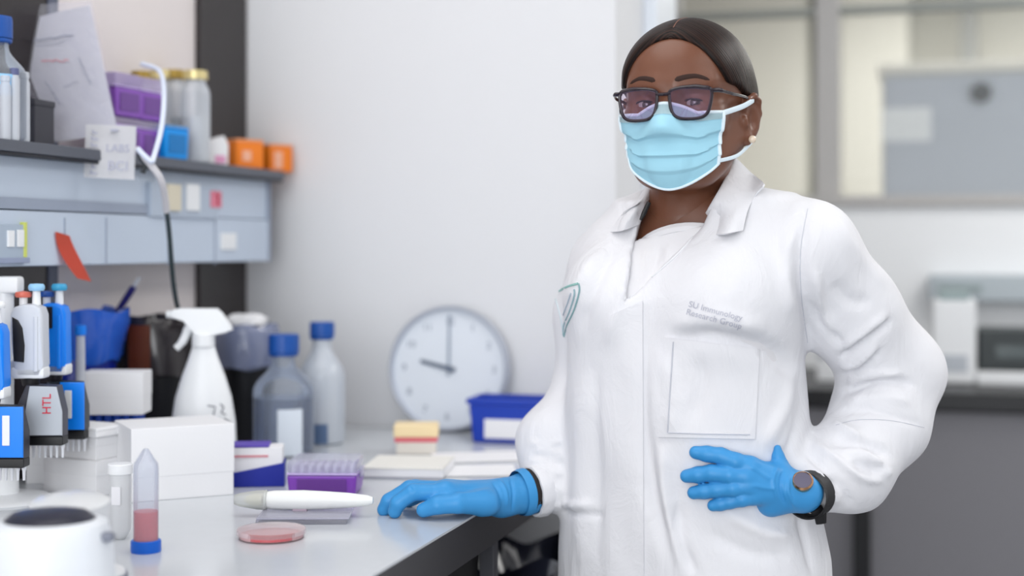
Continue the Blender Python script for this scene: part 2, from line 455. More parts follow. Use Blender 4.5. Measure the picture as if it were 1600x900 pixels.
# sleeve ends: hollow cuffs
# open neck: everything inside the V in front, and the hole the neck comes out of
def poly_sd(px, py, P):
    d = np.full(np.broadcast(px, py).shape, 1e9); ins = np.zeros(d.shape, bool); n = len(P)
    for i in range(n):
        (ax, ay), (bx, by) = P[i], P[(i + 1) % n]; ex, ey = bx - ax, by - ay
        t = np.clip(((px - ax) * ex + (py - ay) * ey) / (ex * ex + ey * ey), 0, 1)
        d = np.minimum(d, np.hypot(px - ax - t * ex, py - ay - t * ey))
        c = ((ay > py) != (by > py)) & (px < ex * (py - ay) / (ey if ey else 1e-9) + ax); ins ^= c
    return np.where(ins, -d, d)
VEE = [(1010, 270), (1003, 330), (992, 380), (976, 472), (1000, 450), (1052, 400), (1098, 352), (1135, 270)]
def vee(x, y, z):
    yy = y + YBP; px = HX + FPX * (x + XB) / yy; py = HY + FPX * (CZ - z) / yy
    return np.maximum(poly_sd(px, py, VEE) / 1160.0, y - 0.0)
f.put(vee, (-0.2, -0.25, 1.15), (0.2, 0.0, 1.42), k=0.004, sub=True)
f.cone(pc(1080, 300, 1.94), pc(1080, 345, 1.94), 0.066, 0.060, k=0.01, sub=True)
cv, cq = f.mesh()
# each body part's own folds, laid out as creases (width and depth in the cloth's own plane)
def creases(V, Q, LST, tilt=0.0):
    N = vnormals(V, Q); px, py = topx(V)
    view = V - np.array(EYE0); view /= np.linalg.norm(view, axis=1)[:, None]
    fac = np.clip(-(N * view).sum(1) * 1.6, 0, 1); D = np.zeros(len(V))
    for pts, w, amp in LST:
        w, amp = w * 0.82, amp * 1.6
        P = np.array([tuple(p)[:2] for p in smoothpath([(a, b, 0) for a, b in pts], 5)])
        best = np.full(len(V), 1e9); bt = np.zeros(len(V)); tot = len(P) - 1
        near = (px > P[:, 0].min() - 4 * w) & (px < P[:, 0].max() + 4 * w) & (py > P[:, 1].min() - 4 * w) & (py < P[:, 1].max() + 4 * w)
        ix = np.nonzero(near)[0]; x, y = px[ix], py[ix]; b = best[ix]; t0 = bt[ix]
        for i in range(tot):
            e = P[i + 1] - P[i]; t = np.clip(((x - P[i][0]) * e[0] + (y - P[i][1]) * e[1]) / (e @ e + 1e-9), 0, 1)
            d = np.hypot(x - P[i][0] - t * e[0], y - P[i][1] - t * e[1]); m = d < b
            b[m] = d[m]; t0[m] = (i + t[m]) / tot
        taper = np.clip(np.minimum(t0, 1 - t0) * 4 + 0.15, 0, 1)
        D[ix] += amp * taper * np.exp(-(b / w) ** 2)
    return V + N * (D * fac)[:, None]
mm = 0.001
FOLDS = [
    # elbow of the arm on the hip
    ([(1312, 558), (1330, 548), (1368, 522), (1392, 500)], 6, -8 * mm), ([(1318, 545), (1345, 525), (1385, 492)], 8, 4 * mm),
    ([(1310, 572), (1340, 566), (1372, 540)], 7, 5 * mm), ([(1322, 585), (1350, 570), (1378, 545)], 5, -4 * mm),
    ([(1318, 612), (1360, 598), (1400, 596), (1428, 602)], 6, -7 * mm), ([(1322, 602), (1362, 586), (1410, 585)], 8, 5 * mm),
    ([(1300, 650), (1345, 640), (1400, 652), (1440, 664)], 6, -2.5 * mm), ([(1320, 628), (1370, 622), (1425, 628)], 12, 4 * mm),
    ([(1300, 690), (1340, 690), (1390, 712)], 9, -6 * mm), ([(1270, 690), (1305, 715), (1345, 745), (1380, 752)], 8, 5 * mm),
    ([(1345, 700), (1378, 730), (1392, 742)], 8, 4 * mm), ([(1335, 722), (1362, 732), (1385, 730)], 7, -6 * mm),
    ([(1262, 712), (1290, 735), (1310, 770)], 6, -4 * mm), ([(1275, 735), (1295, 760), (1310, 790)], 6, 4 * mm),
    ([(1296, 745), (1318, 765), (1328, 790)], 5, -4 * mm),
    ([(1300, 660), (1325, 672), (1350, 690)], 8, 5 * mm),
    # shoulder seam and chest side
    ([(1258, 330), (1252, 400), (1256, 470), (1266, 530)], 10, -6 * mm), ([(1274, 420), (1282, 480), (1300, 528)], 9, 6 * mm),
    ([(1268, 470), (1290, 510), (1318, 540)], 7, -5 * mm), ([(1300, 440), (1330, 470), (1362, 470)], 12, -3 * mm),
    ([(1235, 360), (1228, 430), (1236, 500)], 12, 4 * mm), ([(1300, 330), (1345, 400), (1390, 450)], 14, 3 * mm),
    # under the bust
    ([(1062, 530), (1105, 524), (1150, 534), (1190, 545), (1240, 556)], 18, -5.5 * mm), ([(1050, 508), (1120, 500), (1200, 515)], 18, 4 * mm),
    ([(1200, 556), (1235, 580), (1258, 620)], 14, -4 * mm), ([(1250, 565), (1225, 640), (1190, 700)], 12, 4 * mm),
    ([(1262, 600), (1240, 680), (1224, 720)], 9, -4 * mm),
    # skirt
    ([(1010, 520), (1006, 640), (1018, 760), (1052, 880)], 12, -5 * mm), ([(1035, 690), (1040, 780), (1070, 890)], 14, 6 * mm),
    ([(1060, 790), (1062, 840), (1085, 898)], 10, -5 * mm), ([(905, 600), (902, 720), (908, 890)], 16, 4 * mm),
    ([(930, 560), (932, 700), (935, 890)], 12, -3 * mm), ([(1250, 800), (1262, 850), (1272, 895)], 8, -4 * mm),
    ([(1130, 800), (1190, 830), (1240, 838)], 12, 4 * mm), ([(1105, 830), (1170, 862), (1240, 870)], 14, -3 * mm),
    ([(1040, 560), (1052, 620), (1048, 680)], 12, 3 * mm), ([(1090, 560), (1098, 600), (1080, 660)], 12, -3 * mm),
    ([(878, 785), (900, 790), (925, 788)], 6, 5 * mm), ([(878, 800), (905, 802), (940, 806)], 5, -4 * mm),
    # near shoulder on the left and its sleeve
    ([(960, 380), (930, 450), (905, 520)], 12, -4 * mm), ([(990, 400), (970, 470), (950, 540)], 14, 3 * mm),
    ([(930, 400), (905, 440), (885, 470)], 12, 3 * mm),
]
for i in range(16):                          # the gathered sleeve at the bench
    a = 690 + i * 7
    FOLDS.append(([(840 + (i * 13) % 17 - 14 * (i < 6), a), (856 + (i * 7) % 11, a + 7 - (i % 3) * 5), (880, a - 4 + (i % 4) * 5)], 4.5, (-2.6 if i % 2 else 2.2) * mm))
cv = relax(cv, cq, 2)
cv = creases(cv, cq, FOLDS)
u = cv @ np.array([1.0, 0.4, 0.0])
cv = cv + vnormals(cv, cq) * (0.0016 * np.sin(u * 31 + 2.2 * np.sin(cv[:, 2] * 9)) * np.clip((1.12 - cv[:, 2]) / 0.3, 0, 1)
      + 0.0011 * np.sin(cv[:, 0] * 47 + cv[:, 2] * 38 + 1.7 * np.sin(cv[:, 1] * 40)) )[:, None]
cv = relax(cv, cq, 1, 0.4)
coat = skin('lab_coat', cv, cq, COATM)
ctree = bvh(cv, cq)

# shirt under it
f = Field((-0.24, -0.24, 1.05), (0.22, 0.2, 1.42), 0.005)
trunk(f, -0.008)
f.cone(pc(1080, 385, 1.935), pc(1073, 300, 1.925), 0.070, 0.054, k=0.03)
npt = pc(1053, 357, 1.87); nn = np.array([0.05, 0.55, 1.0]); nn /= np.linalg.norm(nn)      # neckline plane, low in front
f.put(lambda x, y, z: -((x - npt[0]) * nn[0] + (y - npt[1]) * nn[1] + (z - npt[2]) * nn[2]), (-0.24, -0.24, 1.05), (0.22, 0.2, 1.42), k=0.004, sub=True)
sv, sq = f.mesh(); sv = relax(sv, sq, 2)
sv = creases(sv, sq, [([(1010, 385), (1004, 430), (992, 460)], 5, 2 * mm), ([(1030, 385), (1020, 430)], 5, -2 * mm), ([(1045, 382), (1040, 410)], 5, 2 * mm)])
shirt = skin('shirt', sv, sq, SHIRTM)
stree = bvh(sv, sq)
bm = new(); ring = []; c0_, c1_ = pc(1080, 385, 1.935), pc(1073, 300, 1.925)
for k in range(40):
    d = L_ * cos(2 * pi * k / 40) + F_ * sin(2 * pi * k / 40); z = npt[2]
    for _ in range(12):
        t_ = (z - c0_[2]) / (c1_[2] - c0_[2]); p = c0_ + (c1_ - c0_) * t_ + d * (0.070 - 0.016 * t_ + 0.001)
        z = npt[2] - ((p[0] - npt[0]) * nn[0] + (p[1] - npt[1]) * nn[1]) / nn[2]
    p[2] = z; ring.append(Vector(p))
tube(bm, ring, 0.0085, 8, closed=True, flat=0.9); obj('neckband', bm, SHIRTM, shirt)

# ---- patches lying on the coat
def patch(name, corners, nx, ny, off, th, mat, parent, tree=None, edge=0.0):
    """cloth laid on the coat between four photographed corners (tl, tr, br, bl)"""
    tree = tree or ctree; tl, tr, br, bl = [np.array(c, float) for c in corners]; G = []; last = None
    for j in range(ny + 1):
        for i in range(nx + 1):
            s, t = i / nx, j / ny
            p = (tl * (1 - s) + tr * s) * (1 - t) + (bl * (1 - s) + br * s) * t
            h_ = hit(tree, *p)
            G.append((p, h_))
    ys = [g[1][1] for g in G if g[1] is not None]; ym = sum(ys) / len(ys)
    P = np.array([list(g[1]) if g[1] is not None else list(pc(g[0][0], g[0][1], ym + YBP)) for g in G]).reshape(ny + 1, nx + 1, 3)
    d = P - np.array(EYE0); d /= np.linalg.norm(d, axis=2)[:, :, None]
    top = P - d * (off + th); bot = P + d * 0.004
    bm = new(); A = [[bm.verts.new(top[j, i]) for i in range(nx + 1)] for j in range(ny + 1)]
    Bv = [[bm.verts.new(bot[j, i]) for i in range(nx + 1)] for j in range(ny + 1)]
    for j in range(ny):
        for i in range(nx):
            bm.faces.new((A[j][i], A[j][i + 1], A[j + 1][i + 1], A[j + 1][i]))
    for i in range(nx):
        bm.faces.new((A[0][i], Bv[0][i], Bv[0][i + 1], A[0][i + 1])); bm.faces.new((A[ny][i], A[ny][i + 1], Bv[ny][i + 1], Bv[ny][i]))
    for j in range(ny):
        bm.faces.new((A[j][0], A[j + 1][0], Bv[j + 1][0], Bv[j][0])); bm.faces.new((A[j][nx], Bv[j][nx], Bv[j + 1][nx], A[j + 1][nx]))
    return obj(name, bm, mat, parent, ang=50)
def stitch(name, pts, r, mat, parent, tree=None, off=0.0012, closed=False):
    tree = tree or ctree; P = []
    for p in smoothpath([(a, b, 0) for a, b in pts], 5, closed):
        h_ = hit(tree, p[0], p[1])
        if h_ is not None: P.append(h_ + (EYE0 - h_).normalized() * off)
    bm = new(); tube(bm, P, r, 6, closed); return obj(name, bm, mat, parent)
patch('front_placket', [(954, 492), (1004, 470), (1006, 905), (953, 905)], 6, 40, 0.0012, 0.0014, COATM, coat)
pocket = patch('pocket', [(1037, 527), (1187, 546), (1180, 686), (1029, 683)], 18, 16, 0.0024, 0.0022, COATM, coat)
for pts in ([(1052, 534), (1047, 610), (1043, 676)], [(1044, 676), (1100, 678), (1172, 679)]):
    stitch('seam', pts, 0.0009, M('stitch_thread', (196, 198, 207), 0.8), pocket, off=0.0052)
for pts in ([(1306, 664), (1340, 656), (1392, 657), (1444, 668)], [(1262, 326), (1251, 390), (1252, 460), (1262, 536)]):
    stitch('seam', pts, 0.0004, MATS['stitch_thread'], coat, off=0.0006)
GLOSS = M('teal_print', (150, 196, 190), 0.7)
emb = stitch('emblem', [(868, 462), (874, 455), (886, 448), (903, 443)], 0.0016, GLOSS, coat)
for pts, c in (([(904, 443), (905, 456), (897, 484), (886, 508), (881, 526)], (132, 168, 172)), ([(897, 452), (897, 463), (890, 486), (881, 508), (880, 524)], (150, 178, 186)),
               ([(868, 462), (869, 470), (876, 496), (880, 520)], (200, 214, 220)), ([(892, 458), (886, 476), (880, 492)], (180, 192, 204))):
    stitch('emblem_line', pts, 0.0012, M('print_%d' % c[0], c, 0.7), emb)
# the two printed lines on the chest, wrapped onto the cloth
def print_on(s, x0, y0, ang, size_px, mat, parent, tree, name='lettering', sx=1.0):
    bm = text_bm(s, 1.0, 0.0); bmesh.ops.triangulate(bm, faces=bm.faces)
    for v in list(bm.verts):
        x, y = v.co.x * size_px * sx, v.co.y * size_px
        q = (x0 + x * cos(ang) + y * sin(ang), y0 + x * sin(ang) - y * cos(ang))
        h_ = hit(tree, *q)
        v.co = h_ + (EYE0 - h_).normalized() * 0.0042 if h_ is not None else Vector(pc(q[0], q[1], 1.8))
    return obj(name, bm, mat, parent, smooth=False)
PRN = M('grey_print', (176, 178, 192), 0.8)
print_on('SU Immunology', 1075, 479, R(15.0), 13.5, PRN, coat, ctree)
print_on('Research Group', 1071, 491, R(15.0), 13.5, PRN, coat, ctree)

# ---- collar: two leaves that meet behind the neck
def leaf(name, rows, th=0.0022):
    """rows of control points from the stand to the outer edge; each row runs from front tip to nape"""
    R_ = [smoothpath(r, 5) for r in rows]; n = min(len(r) for r in R_); cols = []
    for i in range(n): cols.append(smoothpath([r[i] for r in R_], 4))
    bm = new(); A = [[bm.verts.new(p) for p in c] for c in cols]
    for a, b in zip(A, A[1:]):
        for i in range(len(a) - 1): bm.faces.new((a[i], a[i + 1], b[i + 1], b[i]))
    bmesh.ops.recalc_face_normals(bm, faces=bm.faces)
    bmesh.ops.solidify(bm, geom=bm.faces[:], thickness=th)
    return obj(name, bm, COATM, coat, ang=60)
def on(px, py, lift=0.004):
    h_ = hit(ctree, px, py); return h_ + (EYE0 - h_).normalized() * lift if h_ is not None else Vector(pc(px, py, 1.85))
V3 = lambda a: Vector(a)
leaf('collar', [
    [on(1090, 359, 0.014), V3(pc(1110, 320, 1.856)), V3(pc(1132, 279, 1.89)), V3(pc(1140, 252, 1.955)), V3(pc(1120, 246, 2.0)), V3(pc(1078, 252, 2.02))],
    [on(1083, 368, 0.016), V3(pc(1112, 322, 1.848)), V3(pc(1138, 278, 1.885)), V3(pc(1150, 247, 1.95)), V3(pc(1126, 243, 2.012)), V3(pc(1078, 248, 2.035))],
    [on(1124, 366, 0.014), on(1146, 326, 0.014), on(1164, 294, 0.013), V3(pc(1172, 268, 1.955)), V3(pc(1140, 262, 2.035)), V3(pc(1080, 268, 2.06))],
    [on(1161, 360, 0.007), on(1168, 330, 0.008), on(1180, 304, 0.008), on(1192, 284, 0.007), V3(pc(1150, 275, 2.055)), V3(pc(1082, 282, 2.075))]])
leaf('collar', [
    [V3(pc(1000, 350, 1.90)), V3(pc(1010, 322, 1.91)), V3(pc(1022, 294, 1.95)), V3(pc(1036, 262, 1.99)), V3(pc(1078, 252, 2.02))],
    [V3(pc(996, 352, 1.895)), V3(pc(1004, 320, 1.90)), V3(pc(1017, 288, 1.95)), V3(pc(1034, 258, 1.995)), V3(pc(1078, 248, 2.035))],
    [on(974, 360, 0.020), on(984, 336, 0.030), V3(pc(1000, 306, 1.93)), V3(pc(1026, 276, 2.02)), V3(pc(1080, 268, 2.06))],
    [on(953, 362, 0.007), on(966, 342, 0.008), on(985, 326, 0.008), V3(pc(1012, 300, 2.05)), V3(pc(1082, 282, 2.075))]])
stitch('lapel_edge', [(1086, 366), (1060, 396), (1020, 432), (984, 466)], 0.0016, COATM, coat, off=0.001)
bm = new(); tube(bm, [V3(pc(1014, 316, 1.885)), V3(pc(1006, 334, 1.885)), V3(pc(1001, 344, 1.884))], [0.003, 0.0034, 0.002], 8); obj('lanyard', bm, BLACK, person, label='black cord at the collar')

# ---- gloves
def hand(parts, palm, lo, hi, h=0.0016, k=0.010):
    f = Field(lo, hi, h)
    for a, b, ra, rb in palm: f.cone(a, b, ra, rb, k=k)
    A = Field(lo, hi, h)
    for P, r in parts:
        g = Field(lo, hi, h); g.chain(P, r, k=0.003); A.F = np.minimum(A.F, g.F)
    hh = np.clip(0.5 + 0.5 * (A.F - f.F) / 0.005, 0, 1); f.F = A.F * (1 - hh) + f.F * hh - 0.005 * hh * (1 - hh)
    V, Q = f.mesh(); return relax(V, Q, 1), Q
def bounds(pts, m=0.035):
    A = np.array([list(p) for p in pts]); return A.min(0) - m, A.max(0) + m
# the hand on the bench
wr = pc(784, 778, 1.935); mcp = [pc(696, 770, 1.888), pc(697, 766, 1.912), pc(706, 766, 1.936), pc(720, 770, 1.958)]
fing = [
    ([mcp[0], pc(646, 769, 1.882), pc(622, 786, 1.882), pc(617, 799, 1.885)], [0.0125, 0.0112, 0.0104, 0.0094]),
    ([mcp[1], pc(640, 764, 1.905), pc(608, 783, 1.905), pc(600, 796, 1.908)], [0.0125, 0.0114, 0.0104, 0.0094]),
    ([mcp[2], pc(648, 762, 1.932), pc(614, 780, 1.934), pc(605, 790, 1.936)], [0.012, 0.0108, 0.0100, 0.009]),
    ([mcp[3], pc(672, 768, 1.96), pc(646, 779, 1.964), pc(638, 784, 1.966)], [0.011, 0.0096, 0.009, 0.0082]),
    ([pc(762, 786, 1.895), pc(716, 786, 1.872), pc(684, 789, 1.868), pc(662, 797, 1.872)], [0.017, 0.0135, 0.0122, 0.0098])]
palm = [(wr, mcp[0], 0.0205, 0.0135), (wr, mcp[1], 0.021, 0.014), (wr, mcp[2], 0.0205, 0.0135), (wr, mcp[3], 0.020, 0.012),
        (mcp[0], mcp[3], 0.0145, 0.013), (wr, pc(752, 786, 1.893), 0.0205, 0.0175), (pc(826, 769, 1.955), wr, 0.0305, 0.022)]
lo, hi = bounds([wr, pc(826, 769, 1.955)] + [p for g, _ in fing for p in g])
hv, hq = hand(fing, palm, lo, hi)
hv = creases(hv, hq, [([(768, 752), (780, 770), (782, 795)], 3, -1.5 * mm), ([(776, 745), (790, 765), (793, 792)], 3, 1.2 * mm), ([(796, 742), (802, 770), (800, 800)], 3, -1.4 * mm),
                      ([(712, 765), (740, 770), (768, 762)], 4, 1.2 * mm), ([(640, 760), (646, 768)], 3, -1 * mm)])
glove = skin('glove', hv, hq, GLOVEM, label='blue glove on the hand that rests on the bench')
gtree = bvh(hv, hq)
bm = new(); ax = Vector(pc(826, 769, 1.955) - wr).normalized(); c0 = Vector(pc(818, 769, 1.951))
q_ = ax.to_track_quat('Z', 'Y').to_matrix().to_4x4()
lathe(bm, [(0.0308, -0.008), (0.0325, -0.002), (0.0328, 0.004), (0.030, 0.006)], 28, T(*c0) @ q_); obj('glove_cuff', bm, GLOVEM, glove)
bm = new(); lathe(bm, [(0.0300, 0.001), (0.0310, 0.006), (0.0310, 0.030), (0.029, 0.036)], 28, T(*c0) @ q_); obj('inner_cuff', bm, M('dark_knit', (44, 38, 36), 0.9), person, label='dark cuff between glove and sleeve')
bm = new(); lathe(bm, [(0.0312, -0.005), (0.0345, -0.0045), (0.0365, 0.002), (0.0370, 0.010), (0.0345, 0.016)], 40, T(*pc(835, 767, 1.958)) @ q_, wob=lambda a, i, r, z: (r + 0.0007 * math.sin(a * 11 + i), z)); obj('sleeve_hem', bm, COATM, coat)
# the hand on the hip
def onc(px, py, r, k=0.85):
    h_ = hit(ctree, px, py)
    if h_ is None: return Vector(pc(px, py, 1.83))
    return h_ + (EYE0 - h_).normalized() * r * k
def yv(p): return p[1] + YBP
tipA = [onc(1087, 707, .009), onc(1073, 744, .009), onc(1084, 770, .009), onc(1114, 790, .0085)]
midA = [onc(1126, 712, .012), onc(1112, 739, .013), onc(1120, 765, .013), onc(1140, 784, .011)]
mcB = [onc(1172, 729, .017), onc(1166, 744, .020), onc(1169, 759, .020), onc(1178, 774, .017)]
yw = min(yv(m) for m in mcB)
wr2 = V3(pc(1254, 769, max(yw + 0.015, 1.80)))
fing = [([mcB[i], mcB[i].lerp(midA[i], 0.5) + Vector((0, -0.004, 0)), midA[i], midA[i].lerp(tipA[i], 0.55), tipA[i]],
         [[0.0122, 0.0112, 0.0103, 0.0100, 0.0084], [0.0126, 0.0116, 0.0107, 0.0102, 0.0086], [0.0120, 0.0108, 0.0100, 0.0096, 0.0084], [0.0105, 0.0096, 0.009, 0.0086, 0.0074]][i]) for i in range(4)]
th0 = V3(pc(1228, 750, yv(wr2) - 0.004))
fing.append(([th0, onc(1219, 728, .010), onc(1216, 714, .007), onc(1215, 701, .006)], [0.016, 0.011, 0.0080, 0.0050]))
palm = [(wr2, mcB[0], 0.022, 0.0125), (wr2, mcB[1], 0.024, 0.0130), (wr2, mcB[2], 0.024, 0.0125), (wr2, mcB[3], 0.023, 0.0115), (mcB[0], mcB[3], 0.0105, 0.0100),
        (wr2, V3(pc(1205, 783, yv(wr2) - 0.0)), 0.022, 0.020), (wr2, V3(pc(1200, 742, yv(wr2) + 0.0)), 0.022, 0.017)]
lo, hi = bounds([wr2] + [p for g, _ in fing for p in g])
hv, hq = hand(fing, palm, lo, hi, k=0.006)
hv = creases(hv, hq, [([(1215, 730), (1208, 752), (1214, 780)], 3, 1.3 * mm), ([(1224, 735), (1219, 760), (1228, 790)], 3, -1.6 * mm), ([(1233, 745), (1232, 770), (1244, 794)], 3, 1.6 * mm),
                      ([(1170, 727), (1190, 740), (1205, 750)], 4, 1 * mm), ([(1175, 758), (1195, 762), (1212, 764)], 4, 0.9 * mm)])
glove2 = skin('glove', hv, hq, GLOVEM, label='blue glove on the hand spread over the hip')
# watch on the wrist, its strap tail hanging
wa = V3(pc(1264, 773, yv(wr2) + 0.006)); ax = (V3(ARM_R[-1]) - wr2).normalized()
bm = new(); q_ = ax.to_track_quat('Z', 'Y').to_matrix().to_4x4()
lathe(bm, [(0.0275, -0.012), (0.0300, -0.011), (0.0305, 0.012), (0.0275, 0.013)], 32, T(*wa) @ q_)
watch = obj('wrist_watch', bm, M('black_strap', (16, 15, 18), 0.5), person, label='black strapped watch with a round gold-rimmed dial')
dc = V3(pc(1254, 753, yv(wr2) - 0.022)); dn = (Vector((-0.15, -0.75, 0.62))).normalized(); dq = dn.to_track_quat('Z', 'Y').to_matrix().to_4x4()
bm = new(); lathe(bm, [(0, -0.004), (0.0125, -0.004), (0.0135, 0.0), (0.0135, 0.0035), (0.0118, 0.0055), (0.011, 0.0045)], 28, T(*dc) @ dq)
wc = obj('watch_case', bm, M('rose_gold', (206, 160, 120), 0.25, metal=1.0), watch, label='rose gold watch case')
bm = new(); lathe(bm, [(0, 0.0046), (0.0112, 0.0046), (0.0117, 0.004)], 28, T(*dc) @ dq); obj('watch_dial', bm, M('dial_face', (96, 92, 112), 0.2, coat=0.6), watch, label='grey watch dial')
bm = new(); tube(bm, [V3(pc(1275, 795, yv(wr2) - 0.006)), V3(pc(1282, 806, yv(wr2) - 0.004)), V3(pc(1283, 818, yv(wr2) - 0.002))], [0.009, 0.0085, 0.007], 10, flat=0.35, up=(0, -1, 0)); obj('strap_tail', bm, MATS['black_strap'], watch)
# ---- head
HYAW = R(24); HC = pc(1073, 165, 1.885); EZ = -0.010
hf = np.array([-sin(HYAW), -cos(HYAW), 0]); hl = np.array([cos(HYAW), -sin(HYAW), 0]); hu = np.array([0, 0, 1.0])
RH = [hl, hf, hu]
def hp(l, f_, z): return HC + hl * l + hf * f_ + hu * z          # her left, forward, up
LOH, HIH = (HC - 0.16), (HC + 0.15); LOH[2] = HC[2] - 0.24
HH = 0.0023
f = Field(LOH, HIH, HH)
f.ell(hp(0, -0.014, 0.028), (0.078, 0.096, 0.0825), RH)
f.ell(hp(0, 0.018, -0.026), (0.066, 0.070, 0.082), RH, k=0.03)
f.ell(hp(0, 0.030, 0.036), (0.060, 0.052, 0.048), RH, k=0.03)       # forehead
skull = f.F.copy()
f.cone(hp(0.024, 0.040, -0.078), hp(-0.024, 0.040, -0.078), 0.025, 0.025, k=0.03)
f.ell(hp(0, 0.060, -0.094), (0.024, 0.020, 0.018), RH, k=0.02)      # chin
for s in (1, -1):
    f.cone(hp(s * 0.058, -0.005, -0.045), hp(s * 0.034, 0.045, -0.085), 0.018, 0.016, k=0.03)   # jaw
    f.ell(hp(s * 0.043, 0.055, -0.022), (0.024, 0.022, 0.020), RH, k=0.02)     # cheek
    f.cone(hp(s * 0.012, 0.081, 0.027 + EZ), hp(s * 0.048, 0.064, 0.030 + EZ), 0.010, 0.009, k=0.016)  # brow
    f.ell(hp(s * 0.032, 0.092, 0.006 + EZ), (0.019, 0.017, 0.012), RH, k=0.012, sub=True)   # socket
    f.ell(hp(s * 0.032, 0.0675, 0.006 + EZ), (0.0146, 0.0142, 0.0136), RH, k=0.004)       # lids
    f.ell(hp(s * 0.032, 0.084, 0.0056 + EZ), (0.0122, 0.012, 0.0035), RH, k=0.0015, sub=True)  # the slit
    f.ell(hp(s * 0.011, 0.088, -0.040), (0.008, 0.009, 0.007), RH, k=0.008)
f.cone(hp(0, 0.080, 0.008), hp(0, 0.099, -0.034), 0.0075, 0.0118, k=0.012)
f.cone(hp(0.016, 0.076, -0.060), hp(-0.016, 0.076, -0.060), 0.009, 0.009, k=0.010)
f.cone(hp(0.013, 0.074, -0.070), hp(-0.013, 0.074, -0.070), 0.0095, 0.0095, k=0.008)
f.cone(hp(0, -0.030, -0.055), pc(1074, 330, 1.935), 0.052, 0.0505, k=0.03)
f.cone(pc(1074, 330, 1.935), pc(1074, 372, 1.94), 0.0505, 0.062, k=0.02)
for s in (1, -1):
    e = lambda l, f_, z: hp(s * l, f_, z + EZ)
    f.ell(e(0.080, -0.014, -0.012), (0.010, 0.018, 0.027), [hl * cos(R(28)) * 1 - hf * s * sin(R(28)) * -1, hf * cos(R(28)) + hl * s * sin(R(28)) * -1, hu], k=0.008)
    f.ell(e(0.0895, -0.008, -0.009), (0.008, 0.009, 0.015), RH, k=0.006, sub=True)
    rim = [e(0.079, 0.004, 0.002), e(0.0835, 0.002, 0.014), e(0.088, -0.010, 0.020), e(0.0905, -0.023, 0.014), e(0.0895, -0.029, -0.002), e(0.0855, -0.024, -0.020), e(0.080, -0.012, -0.035)]
    f.chain(rim, [0.0035, 0.004, 0.0042, 0.0042, 0.0042, 0.0042, 0.0055], k=0.004)
    f.cone(e(0.081, -0.006, -0.034), e(0.080, -0.008, -0.040), 0.006, 0.005, k=0.004)    # lobe
    f.cone(e(0.079, 0.004, -0.012), e(0.080, 0.002, -0.018), 0.0045, 0.0045, k=0.004)    # tragus
bv, bq = f.mesh(); bv = relax(bv, bq, 1, 0.4)
htree = bvh(bv, bq)
# the rest of the body, inside her clothes, grown with the head as one figure
f = Field((-0.34, -0.28, -0.01), (0.40, 0.28, 1.40), 0.012)
f.put(torso_fn(-0.030), (-0.2, -0.2, 0.80), (0.25, 0.2, 1.34))
f.put(lambda x, y, z: 0.82 - z + 0 * x + 0 * y, (-0.34, -0.28, 0.38), (0.40, 0.28, 0.84), sub=False) if False else None
f.cone(NB, SJR - (0, 0, 0.016), 0.045, 0.046, k=0.05); f.cone(NB, SJL - (0, 0, 0.016), 0.045, 0.044, k=0.05)
f.cone(pc(1074, 330, 1.935), pc(1074, 390, 1.94), 0.046, 0.06, k=0.03)
f.chain(ARM_R + [np.array(wr2)], [0.046, 0.043, 0.038, 0.036, 0.029, 0.022, 0.020], k=0.01)
f.chain(ARM_L + [pc(818, 770, 1.952)], [0.044, 0.042, 0.037, 0.033, 0.026, 0.024], k=0.02)
HIPC = np.array([-0.004, 0.018, 0.84])
for s in (1, -1):
    hj = HIPC + L_ * 0.085 * s
    kn = hj + F_ * 0.02 + L_ * 0.01 * s; kn[2] = 0.46
    an = kn - F_ * 0.03; an[2] = 0.085
    f.chain([hj, kn, an], [0.078, 0.052, 0.036], k=0.04)
    f.chain([an, an + F_ * 0.14 - np.array([0, 0, 0.05])], [0.034, 0.026], k=0.02)
lv, lq = f.mesh(); lv = relax(lv, lq, 1)
V = np.concatenate([bv, lv]); Q = np.concatenate([bq, lq + len(bv)])
# lips and scalp line keep one skin; brows are separate
body = skin('body', V, Q, SKINM)

# trousers and shoes below the coat
TRM = M('dark_trousers', (40, 42, 52), 0.85)
f = Field((-0.25, -0.2, 0.06), (0.28, 0.22, 0.95), 0.010)
f.put(torso_fn(-0.02), (-0.2, -0.2, 0.78), (0.25, 0.2, 0.95)); 
f.F[:, :, :int((0.80 - 0.06) / 0.010)] = 0.2
for s in (1, -1):
    hj = HIPC + L_ * 0.085 * s; kn = hj + F_ * 0.02 + L_ * 0.01 * s; kn[2] = 0.46; an = kn - F_ * 0.03; an[2] = 0.11
    f.chain([hj, kn, an], [0.080, 0.062, 0.054], k=0.04)
v_, q_2 = f.mesh(); skin('trousers', relax(v_, q_2, 2), q_2, TRM)
for s in (1, -1):
    an = HIPC + L_ * 0.095 * s - F_ * 0.01; an[2] = 0.05
    f = Field(an - (0.2, 0.2, 0.06), an + (0.2, 0.2, 0.12), 0.006)
    f.chain([an + np.array([0, 0, 0.05]), an, an + F_ * 0.13 - np.array([0, 0, 0.012])], [0.046, 0.046, 0.036], k=0.03)
    f.put(lambda x, y, z: z - 0.002 + 0 * x + 0 * y, an - (0.2, 0.2, 0.06), an + (0.2, 0.2, 0), sub=True)
    v_, q_2 = f.mesh(); skin('shoe', relax(v_, q_2, 2), q_2, M('black_leather', (24, 24, 26), 0.4))

